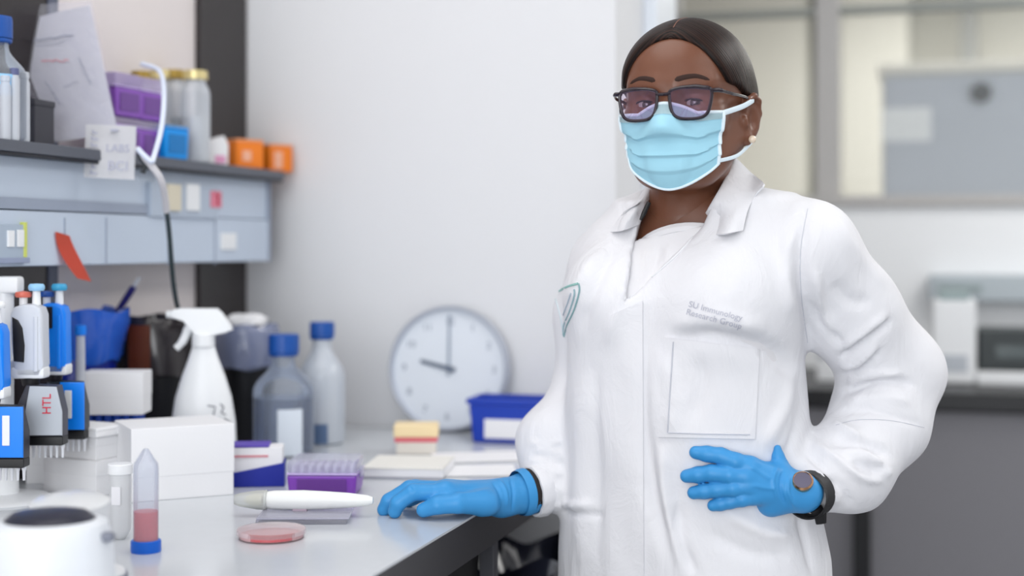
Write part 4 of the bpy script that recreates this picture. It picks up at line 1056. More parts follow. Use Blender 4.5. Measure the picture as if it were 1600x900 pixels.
for px, wx, zz, lab in ((184, -0.690, 0.062, 'purple tip box on the shelf, left one of the upper pair'), (222, -0.690, 0.062, 'purple tip box on the shelf, right one of the upper pair'),
                        (184, -0.690, 0.0, 'purple tip box at the bottom of the left shelf stack'), (222, -0.690, 0.0, 'purple tip box at the bottom of the right shelf stack, behind the white tag')):
    loc, s_ = onshelf(px, wx); loc.z = SZ + zz
    tip_box(lab, loc, R(86), 0.074, 0.046, 0.0615 if zz == 0 else 0.072, M('purple_tray', (140, 84, 186), 0.35), LID, 'purple tip boxes stacked on the shelf', tips=False, lid_f=0.25 if zz == 0 else 0.34)
for px, wx in ((247, -0.668),):
    loc, s_ = onshelf(262, wx)
    tip_box('bright blue tip box on the shelf in front of the jars', loc, R(80), 0.064, 0.042, 0.058, M('azure_tray', (0, 150, 236), 0.35), clear('azure_lid', (150, 205, 250), 0.4), tips=False, lid_f=0.12)
GOLD = M('gold_lid', (222, 206, 150), 0.35, metal=0.6); GOLDD = M('old_gold_lid', (164, 136, 66), 0.4, metal=0.6)
for px, wx, hh, m, lab in ((305, -0.682, 0.167, GOLD, 'tall clear jar with pale gold lid, right one in front'), (272, -0.7425, 0.174, GOLDD, 'clear jar with dull gold lid, behind the tall front jar'),
                       (250, -0.7425, 0.168, GOLD, 'narrow clear jar with pale lid, behind the blue tip box'), (220, -0.7425, 0.158, GOLDD, 'clear jar with dark gold lid, behind the purple tip boxes')):
    loc, s_ = onshelf(px, wx); r = 0.0265 if px > 300 else (0.0235 if px > 260 else 0.0205)
    t = thing('glass_jar', lab, 'jar', loc, PSI, 'gold lidded jars on the shelf')
    bm = new(); lathe(bm, [(0, 0.002), (r * 0.9, 0), (r, 0.004), (r, hh * 0.74), (r * 0.92, hh * 0.80), (r * 0.72, hh * 0.86), (r * 0.70, hh * 0.92)], 32); obj('jar_body', bm, clear('jar_glass', (238, 242, 248), 0.42, gloss=0.8), t)
    bm = new(); lathe(bm, [(r * 0.8, hh * 0.90), (r * 0.84, hh * 0.905), (r * 0.84, hh * 0.99), (r * 0.78, hh), (0, hh)], 32); obj('lid', bm, m, t)
    bm = new(); lathe(bm, [(0, 0.004), (r * 0.92, 0.004), (r * 0.92, hh * 0.5), (0, hh * 0.5)], 28); obj('contents', bm, M('white_powder', (234, 236, 238), 0.8), t) if px > 260 else None
loc, s_ = onshelf(338, -0.680)
t = thing('white_packet', 'small white packet with pink print, between jar and orange boxes', 'packet', loc, R(60))
bm = new(); prism(bm, [(-0.020, 0), (0.020, 0), (0.021, 0.040), (0.012, 0.056), (-0.008, 0.050), (-0.021, 0.044)], 0.02, RX(R(90)) @ T(0, 0, -0.01), 0.003); obj('packet_body', bm, CARD, t)
bm = new(); box(bm, (0.002, -0.0105, 0.012), (0.022, 0.001, 0.014)); obj('pink_print', bm, M('pink_print', (226, 160, 196), 0.7), t)
for px, lab, ww in ((378, 'orange box on the shelf next to the white packet', 0.064), (427, 'orange box at the far end of the shelf', 0.058)):
    loc, s_ = onshelf(px, -0.684)
    t = thing('orange_box', lab, 'box', loc, R(62), 'orange boxes on the shelf')
    bm = new(); box(bm, (0, 0, 0.026), (ww, 0.055, 0.052), 0.004); obj('box_body', bm, M('orange_plastic', (240, 128, 24), 0.4), t)
    bm = new(); box(bm, (0, 0, 0.0535), (ww * 1.01, 0.056, 0.005), 0.002); obj('lid', bm, M('pale_orange_plastic', (238, 160, 110), 0.4), t)
    bm = new(); box(bm, (-0.008, -0.0278, 0.024), (0.020, 0.001, 0.034 if px > 400 else 0.02)); obj('label', bm, M('peach_label', (240, 178, 148), 0.6), t)
# white tag clipped to the shelf edge
q4 = [(134, 194), (213, 197), (210, 281), (131, 277)]; Yt = ONX(172, -0.628)[1]
C4 = [AT(px, py, Yt + (0.004 if k in (1, 2) else -0.004)) for k, (px, py) in enumerate(q4)]
t = thing('shelf_tag', 'white tag with grey lettering clipped to the shelf\'s edge', 'sign', tuple((C4[2] + C4[3]) / 2), PSI)
inv = (T(*t.location) @ RZ(PSI)).inverted(); q = [inv @ c for c in C4]
bm, nrm = quad_sheet(C4, 4, 4, -0.001, 0.0016); obj('tag_card', bm, PAPER, t)
ex = (q[1] - q[0]).normalized(); ez = (q[0] - q[3]).normalized(); ey = ez.cross(ex); wt = (q[1] - q[0]).length; ht = (q[0] - q[3]).length
def tagm(u_, v_, rot=0.0):                   # a frame on the tag's face
    p = q[3] + ex * wt * u_ + ez * ht * v_ - ey * 0.0035
    if (ey.y < 0): p = q[3] + ex * wt * u_ + ez * ht * v_ + ey * 0.0035
    m = Matrix((ex, ez, ex.cross(ez))).transposed().to_4x4(); return T(*p) @ m @ RZ(rot)
TGI = M('tag_grey', (186, 188, 206), 0.7)
text_on('LABS', 0.0165, TGI, t, tagm(0.42, 0.50), extr=0.0003); text_on('BCI', 0.021, TGI, t, tagm(0.46, 0.15), extr=0.0003); tmk = new()
for k, (v_, h_) in enumerate(((0.08, 0.9), (0.19, 0.5), (0.28, 0.45), (0.37, 0.5), (0.46, 0.45), (0.60, 0.9), (0.72, 0.9), (0.84, 0.7))): box(tmk, (0, 0, 0.0003), (0.0115 * h_, 0.0024, 0.0006), m=tagm(0.19, v_)); box(tmk, (-0.004 * h_, 0.0022, 0.0003), (0.0022, 0.0050, 0.0006), m=tagm(0.19, v_))
obj('upright_print', tmk, TGI, t, smooth=False)
bm = new(); box(bm, (0, 0, 0), (0.010, 0.002, 0.009), 0.0005, m=tagm(0.58, 0.9)); obj('tag_mark', bm, TGI, t)
bm = new(); P0 = inv @ AT(218, 236, Yt); tube(bm, [P0, P0 + Vector((0.004, 0, -0.012)), P0 + Vector((0.008, 0.004, -0.020)), P0 + Vector((0.005, 0.0, -0.034))], [0.006, 0.006, 0.004, 0.004], 10); obj('clip', bm, M('dark_clip', (52, 56, 60), 0.4), t)

# cable hanging over the shelf edge: white first, dark below
P = [AT(222, 100, 2.36), AT(250, 112, 2.32), AT(256, 150, 2.26), AT(252, 200, 2.22), AT(240, 246, 2.185), AT(236, 252, 2.18), AT(222, 240, 2.18), AT(215, 232, 2.18)]
bm = new(); tube(bm, smoothpath(P, 6), 0.0042, 10); tag(obj('tubing', bm, M('milky_tubing', (214, 222, 240), 0.3)), 'milky white tube hanging down over the shelf\'s edge behind the tag', 'tube')
P1 = [AT(214, 233, 2.20), AT(236, 258, 2.19), AT(252, 282, 2.20), AT(258, 310, 2.23), AT(260, 330, 2.25)]
P2 = [AT(260, 328, 2.25), AT(264, 360, 2.26), AT(268, 410, 2.28), AT(272, 450, 2.31), AT(280, 486, 2.36), AT(302, 520, 2.40), AT(314, 560, 2.415), AT(316, 640, 2.43), AT(317, 711, 2.447)]
cab = thing('power_cable', 'cable with pale upper half and dark lower half below the shelf', 'cable', tuple(P2[-1])); iv = T(*P2[-1]).inverted()
bm = new(); tube(bm, [iv @ p for p in smoothpath(P1, 6)], 0.0055, 10); obj('pale_cable', bm, M('pale_rubber', (206, 204, 208), 0.4), cab)
bm = new(); tube(bm, [iv @ p for p in smoothpath(P2, 6)], 0.0040, 10); obj('dark_cable', bm, M('dark_green_rubber', (38, 52, 56), 0.4), cab)
# ------------------------------------------------------------------ things on the bench
# bottles with blue caps
loc = B(443, 716, 0.048)
bottle('reagent_bottle', 'big clear bottle with blue cap, water and white label, right of the grey bin', loc, 0.0525, 0.208, 0.019, 0.0265, 0.028, clear('bottle_glass', (226, 234, 246), 0.12, gloss=0.9), CAPB,
       liquid=(clear('water_tint', (160, 176, 206), 0.26, rough=0.04, gloss=1.0), 0.55), lab=(M('bottle_label', (222, 230, 240), 0.6), 22), zlab=(0.02, 0.46), labw=48)
loc = B(503, 698, 0.045)
bottle('reagent_bottle', 'milky clear bottle with blue cap, farther away against the white wall', loc, 0.042, 0.222, 0.017, 0.0225, 0.022, clear('milky_glass', (232, 238, 246), 0.55), CAPB, lab=(M('slate_label', (92, 116, 152), 0.6), -8), zlab=(0.02, 0.20), labw=60)

# white spray bottle
loc = B(318, 735, 0.03)
t = thing('spray_bottle', 'white spray bottle with trigger, handwriting on its side, behind the white boxes', 'spray bottle', loc, PSI + R(4))
s = FPX / (FPX * 0.36 / 350.0) ; k = 1 / s
prof = [(0, 0), (0.043, 0), (0.047, 0.006), (0.048, 0.03), (0.046, 0.075), (0.0405, 0.115), (0.031, 0.150), (0.0215, 0.178), (0.0165, 0.196), (0.0160, 0.205), (0, 0.205)]
bm = new(); lathe(bm, prof, 40, sx=1.12, sy=0.72); obj('bottle_body', bm, WHITE, t)
bm = new(); cyl(bm, (0, 0, 0.196), 0.0185, 0.022, 28, bev=0.002); obj('collar', bm, WHITE, t)
bm = new(); prism(bm, [(-0.052, 0.243), (-0.052, 0.256), (-0.040, 0.2595), (0.022, 0.259), (0.030, 0.252), (0.044, 0.232), (0.047, 0.224), (0.036, 0.219), (0.018, 0.216), (-0.016, 0.216), (-0.020, 0.232), (-0.030, 0.242)], 0.022, RX(R(90)) @ T(0, 0, -0.011), 0.003); obj('spray_head', bm, WHITE, t)
bm = new(); cyl(bm, (0, 0, 0), 0.006, 0.008, 16, T(-0.051, 0, 0.2495) @ RY(R(-90))); obj('nozzle', bm, WHITE, t)
bm = new(); tube(bm, smoothpath([(-0.018, 0, 0.238), (-0.026, 0, 0.222), (-0.034, 0, 0.205), (-0.044, 0, 0.194)], 4), [0.006] * 5 + [0.0052] * 4 + [0.0045] * 4, 10, flat=1.3); obj('trigger', bm, WHITE, t)
def on_lathe(zc, ang, pts, r, mat, name):
    bm = new(); P = []
    for u_, v_ in pts:
        z = zc + v_; rr = np.interp(z, [p[1] for p in prof], [p[0] for p in prof]) + 0.0006; a = R(ang) + u_ / 0.045
        P.append((rr * cos(a) * 1.12, rr * sin(a) * 0.72, z))
    tube(bm, P, r, 6); return obj(name, bm, mat, t)
for zc, ang, pts, m in ((0.094, -62, [(-0.012, 0.010), (0.0, 0.008), (-0.003, -0.004), (-0.004, -0.008)], INK), (0.094, -58, [(0.006, 0.012), (0.012, 0.006), (0.006, -0.002), (0.014, -0.006)], INK),
                     (0.080, -56, [(0.000, 0.004), (0.006, -0.002), (0.010, 0.002), (0.018, -0.004), (0.020, -0.002)], INK), (0.072, -78, [(-0.016, 0.004), (-0.012, -0.004), (-0.006, 0.006), (0.0, -0.003), (0.004, 0.008), (0.008, -0.002)], INKR),
                     (0.066, -86, [(-0.012, 0.0), (-0.004, 0.003), (0.002, -0.002)], INKR)):
    on_lathe(zc, ang, pts, 0.0009, m, 'handwriting')

# white freezer boxes
def card_box(label, loc, rz, w, d, h, lid=0.55, group='white cardboard boxes on the bench', extra=None):
    t = thing('cardboard_box', label, 'box', loc, rz, group)
    bm = new(); box(bm, (0, 0, h * 0.5 - 0.001), (w * 0.985, d * 0.985, h - 0.002), 0.0015); obj('box_body', bm, CARD, t)
    bm = new(); box(bm, (0, 0, h * (1 - lid / 2)), (w, d, h * lid), 0.002); obj('lid', bm, CARD, t)
    return t
P = B(205, 786); Q = B(367, 773); dv = (Q - P); wA = dv.length; aA = math.atan2(dv.y, dv.x); n = Vector((-sin(aA), cos(aA), 0))
card_box('large white cardboard box with lid, right one in front of the spray bottle', (P + Q) / 2 + n * 0.06, aA, wA, 0.118, 0.1035, 0.68)
t = bpy.context.scene.objects
P2_ = B(124, 776); Q2_ = B(206, 785); dv = Q2_ - P2_; a2 = math.atan2(dv.y, dv.x); n2 = Vector((-sin(a2), cos(a2), 0))
zz = 0.0
for k, (hh, off, lab) in enumerate(((0.052, 0.0, 'lowest white box of the stack left of the large white box'), (0.034, 0.004, 'middle white box of the stack left of the large white box'), (0.014, -0.003, 'thin white box topmost on the stack left of the large white box'))):
    p = (P2_ + Q2_) / 2 + n2 * (0.036 + off) - dv.normalized() * (0.074 + off); p.z = BZ + zz
    bt = card_box(lab, p, a2, dv.length * 1.05, 0.062, hh, 0.45, 'stacked white boxes'); zz += hh
    if k == 1:
        for u_ in (-0.035, -0.005):
            bm = new(); box(bm, (u_, -0.0315, 0.026), (0.004, 0.002, 0.014), 0.0005); obj('slot', bm, GREYP, bt)
P3 = B(38, 757); Q3 = B(126, 758); dv = Q3 - P3; a3 = math.atan2(dv.y, dv.x); n3 = Vector((-sin(a3), cos(a3), 0))
card_box('low white box at the foot of the pipette stand, far left', (P3 + Q3) / 2 + n3 * 0.045, a3, dv.length, 0.085, 0.056, 0.5)
# rack of blue capped tubes with a white box on top
loc = B(180, 746, 0.02); t = thing('tube_rack', 'clear rack of blue capped tubes behind the stacked white boxes', 'rack', loc, PSI + R(2))
rh = 0.10
for zz in (0.004, 0.045):
    bm = new(); box(bm, (0, 0, zz), (0.094, 0.05, 0.006), 0.001); obj('rack_tier', bm, CLEAR, t)
for s in (-1, 1):
    bm = new(); box(bm, (s * 0.046, 0, 0.03), (0.004, 0.05, 0.06), 0.001); obj('rack_side', bm, CLEAR, t)
for j in range(2):
    for i in range(6):
        x, y = 0.0145 * (i - 2.5), -0.012 + 0.024 * j
        tt = thing('capped_tube', 'blue capped clear tube, %s from the left in the rack\'s %s row' % (('first', 'second', 'third', 'fourth', 'fifth', 'sixth')[i], ('front', 'back')[j]), 'tube', loc + Vector((x * cos(PSI) - y * sin(PSI), x * sin(PSI) + y * cos(PSI), 0.007)), 0, 'blue capped tubes in the rack')
        bm = new(); lathe(bm, [(0, 0), (0.003, 0.001), (0.0062, 0.012), (0.0062, 0.082)], 14); obj('tube_body', bm, FROST, tt)
        bm = new(); cyl(bm, (0, 0, 0.079), 0.0068, 0.012, 14, bev=0.001); obj('cap', bm, BLUEP, tt)
p = Vector(loc); p.z = BZ + 0.0985
card_box('white box resting on the rack of blue capped tubes', p + Vector((0.002, 0, 0)), PSI + R(1), 0.098, 0.06, 0.066, 0.6)

# waste pots and bags at the back
def pot(label, loc, r0, r1, h, film, seed, rim, body=M('black_pot', (16, 17, 22), 0.45), tear=None):
    t = thing('waste_pot', label, 'bin', loc)
    bm = new(); lathe(bm, [(0, 0), (r0, 0), (r1, h), (r1 * 0.95, h), (r0 * 0.93, 0.006), (0, 0.006)], 36); obj('pot_body', bm, body, t)
    bm = new(); bag_top(bm, [(r1 * (0.99), h * rim), (r1 * 1.08, h * (rim + 0.02)), (r1 * 1.12, h * (rim + 1) / 2), (r1 * 1.10, h * 0.98), (r1 * 1.0, h * 1.05), (r1 * 0.9, h * 1.04), (r1 * 0.78, h * 0.9), (r1 * 0.6, h * 0.6), (0, h * 0.5)], seed, 0.0035, seg=64)
    obj('bag_liner', bm, film, t, ang=30)
    return t
loc = B(234, 716, 0.045); loc.x += 0.02
wp = pot('black pot with brown translucent bag, behind the tube rack', loc, 0.055, 0.066, 0.228, M('smoky_film', (48, 44, 46), 0.2, coat=0.3), 5, 0.60)
bm = new(); q0 = Vector((0, 0, 0)); A = []
for k in range(7):
    a = R(-118 + 5 * k) + PSI; A.append((bm.verts.new((0.0765 * cos(a), 0.0765 * sin(a), 0.150)), bm.verts.new((0.079 * cos(a), 0.079 * sin(a), 0.228))))
for p, q in zip(A, A[1:]): bm.faces.new((p[0], q[0], q[1], p[1]))
bmesh.ops.solidify(bm, geom=bm.faces[:], thickness=0.001); obj('brown_stripe', bm, M('rust_film', (128, 66, 44), 0.3), wp, label='rust brown patch on the bag')
loc = B(384, 694, 0.055)
pot('black pot with grey crinkled bag, between spray bottle and blue capped bottle', loc, 0.045, 0.056, 0.205, M('grey_blue_film', (122, 130, 158), 0.15, coat=0.5), 9, 0.66)
p = Vector(loc); p.z = BZ + 0.207
t = thing('paper_towel', 'crumpled white packet with yellow edge on the grey-bagged pot', 'packet', p, PSI)
bm = new(); bag_top(bm, [(0, 0.0), (0.030, 0.001), (0.040, 0.008), (0.040, 0.018), (0.026, 0.026), (0, 0.028)], 12, 0.003, T(0, 0, 0), 36); obj('packet_body', bm, CARD, t)
bm = new(); box(bm, (-0.034, -0.016, 0.014), (0.016, 0.012, 0.012), 0.004); obj('yellow_end', bm, M('yellow_plastic', (226, 206, 100), 0.5), t)
bm = new(); box(bm, (-0.032, -0.022, 0.003), (0.018, 0.01, 0.008), 0.003); obj('blue_end', bm, M('teal_plastic', (60, 150, 190), 0.5), t)
# blue bag-lined tub with a pen
loc = B(136, 731, 0.04); loc.x -= 0.012
t = thing('waste_tub', 'deep blue tub with crumpled blue bag, behind the pipettes', 'bin', loc, PSI)
bm = new(); lathe(bm, [(0, 0), (0.050, 0), (0.058, 0.20), (0.054, 0.20), (0.046, 0.006), (0, 0.006)], 32); obj('tub_body', bm, M('deep_blue_plastic', (6, 34, 140), 0.3), t)
bm = new(); bag_top(bm, [(0.0595, 0.17), (0.0625, 0.18), (0.066, 0.205), (0.076, 0.235), (0.080, 0.256), (0.070, 0.252), (0.045, 0.2), (0, 0.15)], 21, 0.005, seg=48); obj('bag_liner', bm, M('blue_film', (36, 96, 206), 0.18, coat=0.4), t, ang=30)
Yq = (loc - Vector((CX, CY, BZ))).length
pp = AT(196, 468, Yq - 0.06); pq = AT(218, 434, Yq - 0.07); t = thing('marker_pen', 'dark blue pen sticking up out of the blue bag', 'pen', tuple(pp), 0)
bm = new(); d = pq - pp; tube(bm, [-d * 0.55, -d * 0.1, d * 0.5, d * 0.62], [0.0055, 0.0058, 0.0058, 0.0045], 12); obj('pen_body', bm, M('navy_plastic', (38, 34, 110), 0.4), t)
bm = new(); tube(bm, [d * 0.62, d * 1.0], [0.0038, 0.003], 10); obj('pen_tip', bm, FROST, t)
# small clear tube with bright blue top in front of the tub
loc = B(126, 752, 0.02); t = thing('wash_tube', 'tall clear tube with bright blue top behind the pipettes', 'tube', loc, 0)
bm = new(); lathe(bm, [(0, 0), (0.008, 0), (0.0085, 0.004), (0.0065, 0.225), (0, 0.225)], 20); obj('tube_body', bm, FROST, t)
bm = new(); cyl(bm, (0, 0, 0.222), 0.0085, 0.016, 20, bev=0.002); obj('cap', bm, SKYB, t)

# blue tray with white carton
loc = B(402, 763, 0.035); t = thing('label_carton', 'white carton with red line in a dark blue holder beside the white box', 'box', loc, PSI + R(6))
bm = new(); prism(bm, [(-0.042, 0), (0.042, 0), (0.042, 0.036), (-0.042, 0.020)], 0.052, RX(R(90)) @ T(0, 0, -0.026), 0.002); obj('holder', bm, M('royal_blue_card', (4, 30, 148), 0.5), t)
bm = new(); box(bm, (0, 0, 0.040), (0.078, 0.046, 0.038), 0.002); obj('carton', bm, CARD, t)
bm = new(); box(bm, (-0.008, -0.0240, 0.046), (0.052, 0.001, 0.003)); obj('red_line', bm, M('pale_red_print', (216, 140, 150), 0.7), t)
bm = new(); box(bm, (-0.010, 0, 0.061), (0.058, 0.047, 0.004), 0.001); obj('purple_edge', bm, M('violet_card', (96, 76, 176), 0.6), t)
# purple tip box with clear lid
P4 = B(447, 775); Q4 = B(552, 777); dv = Q4 - P4; a4 = math.atan2(dv.y, dv.x); n4 = Vector((-sin(a4), cos(a4), 0))
tip_box('purple tip box with clear lid on the bench next to the blue gloved hand', (P4 + Q4) / 2 + n4 * 0.04, a4 + R(4), dv.length * 1.04, 0.078, 0.052, M('purple_plastic_tray', (126, 62, 176), 0.3), CLID, lid_f=0.42)
# clear plate under the pipette controller
loc = B(476, 822, 0.045); t = thing('well_plate', 'clear plastic plate lying under the white pipettor', 'plate', loc, PSI + R(1))
bm = new(); box(bm, (0, 0, 0.003), (0.118, 0.070, 0.006), 0.001); obj('plate_body', bm, clear('plate_plastic', (226, 226, 238), 0.26), t)
bm = new(); box(bm, (0.002, 0, 0.0078), (0.120, 0.072, 0.003), 0.001); obj('lid', bm, MATS['plate_plastic'], t)
loc = B(474, 812, 0.02); loc.z = BZ + 0.0095 + 0.0128
t = thing('pipettor', 'white electric pipettor lying on the clear plate in front of the purple box', 'pipettor', loc, PSI + R(-2))
bm = new(); lathe(bm, [(0, -0.052), (0.0105, -0.052), (0.0125, -0.040), (0.0132, 0.0), (0.0118, 0.030), (0.0100, 0.060), (0.0072, 0.085), (0.0045, 0.093), (0, 0.094)], 28, RY(R(90)) @ T(-0.00, 0, 0), sx=1.0, sy=0.9); obj('handle', bm, M('pipettor_white', (238, 240, 238), 0.35), t)
bm = new(); lathe(bm, [(0, -0.092), (0.0065, -0.092), (0.0090, -0.085), (0.0128, -0.062), (0.0135, -0.050), (0.012, -0.048)], 28, RY(R(90))); obj('nose_cone', bm, clear('nose_plastic', (232, 234, 232), 0.45), t, label='translucent nose cone')
bm = new(); lathe(bm, [(0, -0.078), (0.004, -0.078), (0.0085, -0.066), (0.0085, -0.055), (0, -0.054)], 20, RY(R(90))); obj('rubber_holder', bm, M('cream_rubber', (232, 228, 206), 0.5), t)
bm = new(); box(bm, (-0.004, -0.003, -0.013), (0.020, 0.008, 0.005), 0.002); obj('trigger_button', bm, M('grey_pink_button', (176, 156, 172), 0.5), t)
# petri dish
loc = B(424, 851, 0.040); t = thing('petri_dish', 'clear petri dish with a thin layer of pink-red medium', 'dish', loc, 0)
bm = new(); lathe(bm, [(0, 0.0), (0.0395, 0.0), (0.0405, 0.001), (0.0405, 0.010), (0.0395, 0.010), (0.039, 0.0015), (0, 0.0015)], 48); obj('dish', bm, clear('dish_plastic', (248, 242, 244), 0.05), t)
bm = new(); lathe(bm, [(0, 0.0016), (0.0374, 0.0016), (0.0374, 0.0042), (0, 0.0040)], 48); obj('medium', bm, clear('pink_medium', (250, 150, 150), 0.32), t)
bm = new(); lathe(bm, [(0.0375, 0.002), (0.0389, 0.002), (0.0389, 0.0050), (0.0375, 0.0050)], 48); obj('medium_edge', bm, M('red_medium', (226, 70, 80), 0.2), t)
bm = new(); lathe(bm, [(0, 0.0120), (0.042, 0.0120), (0.0425, 0.0115), (0.0425, 0.006), (0.0418, 0.006), (0.0415, 0.0112), (0, 0.0112)], 48); obj('dish_lid', bm, MATS['dish_plastic'], t)
# tube standing on its blue cap, pink liquid
loc = B(228, 866, 0.015); t = thing('centrifuge_tube', 'clear tube standing upside down on its blue cap, pink liquid inside', 'tube', loc, 0)
bm = new(); lathe(bm, [(0, 0), (0.0172, 0), (0.0176, 0.002), (0.0176, 0.0125), (0.0165, 0.014), (0, 0.014)], 40, wob=lambda a, i, r, z: (r * (1 + 0.012 * math.copysign(1, math.sin(a * 20))), z)); obj('cap', bm, M('bright_blue_cap', (10, 102, 216), 0.35), t)
bm = new(); lathe(bm, [(0.0146, 0.012), (0.0146, 0.098), (0.0138, 0.104), (0.0030, 0.121), (0, 0.122)], 36); obj('tube_body', bm, clear('tube_plastic', (226, 230, 240), 0.22), t)
bm = new(); lathe(bm, [(0, 0.013), (0.0138, 0.013), (0.0138, 0.048), (0, 0.048)], 32); obj('liquid', bm, M('pink_liquid', (250, 112, 124), 0.2), t)
loc = B(188, 846, 0.015); t = thing('centrifuge_tube', 'frosted white empty tube beside the pink tube', 'tube', loc, 0)
bm = new(); lathe(bm, [(0, 0), (0.006, 0.0), (0.0132, 0.012), (0.0132, 0.082), (0, 0.082)], 32); obj('tube_body', bm, clear('white_frost', (236, 238, 240), 0.72, rough=0.3), t)
bm = new(); cyl(bm, (0, 0, 0.080), 0.0150, 0.013, 32, bev=0.001); obj('cap', bm, WHITE, t)
bm = new(); box(bm, (0.002, -0.0130, 0.055), (0.012, 0.001, 0.022)); obj('label', bm, PAPER, t)

# papers and notebook
P5 = B(566, 748); Q5 = B(692, 750); dv = Q5 - P5; a5 = math.atan2(dv.y, dv.x); n5 = Vector((-sin(a5), cos(a5), 0))
t = thing('notebook', 'thick white notebook lying behind the purple tip box', 'notebook', (P5 + Q5) / 2 + n5 * 0.065, a5)
bm = new(); box(bm, (0, 0, 0.0015), (dv.length, 0.13, 0.003), 0.0008); obj('back_cover', bm, M('notebook_grey', (170, 172, 182), 0.6), t)
bm = new(); box(bm, (0.001, 0, 0.009), (dv.length * 0.99, 0.126, 0.012), 0.0008); obj('pages', bm, PAPER, t)
bm = new(); box(bm, (0, 0, 0.0165), (dv.length, 0.13, 0.003), 0.001); obj('front_cover', bm, M('notebook_cream', (238, 236, 230), 0.6), t)
for k, (px, py, rz, w, lab) in enumerate(((742, 744, 3, 0.13, 'loose white sheet on the bench behind the gloved hand'), (748, 722, 12, 0.15, 'white sheet lying farther back by the blue box'))):
    loc = B(px, py, 0.05); loc.z += 0.0008; bm = new(); box(bm, (0, 0, 0.0006), (w, 0.11, 0.0012))
    o = obj('paper_sheet', bm, PAPER); o.location = loc; o.rotation_euler = (0, 0, PSI + R(rz)); tag(o, lab, 'paper')
# cream box with yellow top and red stripe
loc = B(651, 711, 0.03); t = thing('tablet_box', 'small cream box with yellow top and red stripe below the clock', 'box', loc, PSI + R(1))
bm = new(); box(bm, (0, 0, 0.011), (0.068, 0.05, 0.022), 0.002); obj('base', bm, M('cream_card', (232, 226, 216), 0.6), t)
bm = new(); box(bm, (0, 0, 0.0255), (0.074, 0.054, 0.008), 0.001); obj('red_stripe', bm, M('rose_red', (226, 108, 120), 0.5), t)
bm = new(); box(bm, (0, 0, 0.0405), (0.077, 0.056, 0.022), 0.003); obj('yellow_top', bm, M('pale_yellow', (250, 226, 178), 0.5), t)
# blue box with white label
loc = B(812, 694, 0.045); t = thing('blue_crate', 'blue open crate with white label, half hidden behind the lab coat', 'crate', loc, R(2))
bm = new(); bw, bd, bh = 0.172, 0.09, 0.080
box(bm, (0, 0, bh / 2), (bw, bd, bh), 0.004, taper=0.92)
bmesh.ops.delete(bm, geom=[f_ for f_ in bm.faces if f_.normal.z > 0.9 and f_.calc_center_median().z > bh - 1e-3], context='FACES')
bmesh.ops.solidify(bm, geom=bm.faces[:], thickness=0.003); CRB = M('crate_blue', (8, 58, 176), 0.4); obj('crate_body', bm, CRB, t)
bm = new(); 
for s in (-1, 1): box(bm, (0, s * bd / 2, bh - 0.004), (bw + 0.008, 0.006, 0.010), 0.002); box(bm, (s * bw / 2, 0, bh - 0.004), (0.006, bd + 0.006, 0.010), 0.002)
obj('rim', bm, CRB, t)
bm = new(); box(bm, (-0.018, -0.0445, 0.039), (0.076, 0.0015, 0.064), 0.0005, m=Matrix()); o = obj('label', bm, PAPER, t); o.rotation_euler = (R(-2.5), 0, 0)
# clock leaning on the wall
cr = 0.1215; t = thing('wall_clock', 'round white clock showing nine o\'clock, leaning against the wall on the bench', 'clock', (0, 0, BZ), 0)
yw_ = YB - 0.030; xx = None
r_ = (704 - HX) / FPX; yc_ = (yw_ - CY) / (r_ * sin(PSI) + cos(PSI)); xx = W(r_ * yc_, yc_)[0]; t.location = (xx, yw_ - 0.012, BZ)
MC = RX(R(-6)) @ T(0, 0, cr) @ RX(R(90))
bm = new(); lathe(bm, [(cr * 0.92, 0.0), (cr, 0.0), (cr, 0.020), (cr * 0.975, 0.024), (cr * 0.945, 0.021), (cr * 0.94, 0.010)], 64, MC); obj('clock_rim', bm, M('silver_rim', (190, 196, 208), 0.35, metal=0.3), t)
bm = new(); lathe(bm, [(0, 0.002), (cr * 0.95, 0.002), (cr * 0.95, 0.010), (0, 0.010)], 64, MC); obj('clock_face', bm, M('clock_white', (226, 232, 240), 0.5), t)
CLK = M('clock_grey', (150, 158, 172), 0.6)
for hnum in range(1, 13):
    a = R(90 - 30 * hnum); s = str(hnum); sz = 0.020
    text_on(s, sz, CLK, t, MC @ T(cr * 0.76 * cos(a) - 0.0055 * len(s), cr * 0.76 * sin(a) - 0.007, 0.0106), name='numeral')
for a, L, wd_, m, nm in ((R(91), 0.104, 0.0055, M('minute_grey', (150, 162, 178), 0.5), 'minute_hand'), (R(167), 0.060, 0.0095, M('hour_grey', (96, 108, 128), 0.5), 'hour_hand')):
    bm = new(); prism(bm, [(-0.014, -wd_ / 2), (L, -wd_ * 0.35), (L, wd_ * 0.35), (-0.014, wd_ / 2)], 0.0012, MC @ T(0, 0, 0.0125) @ RZ(a)); obj(nm, bm, m, t)
bm = new(); cyl(bm, (0, 0, 0.0105), 0.006, 0.005, 20, MC); obj('hub', bm, MATS['hour_grey'], t)

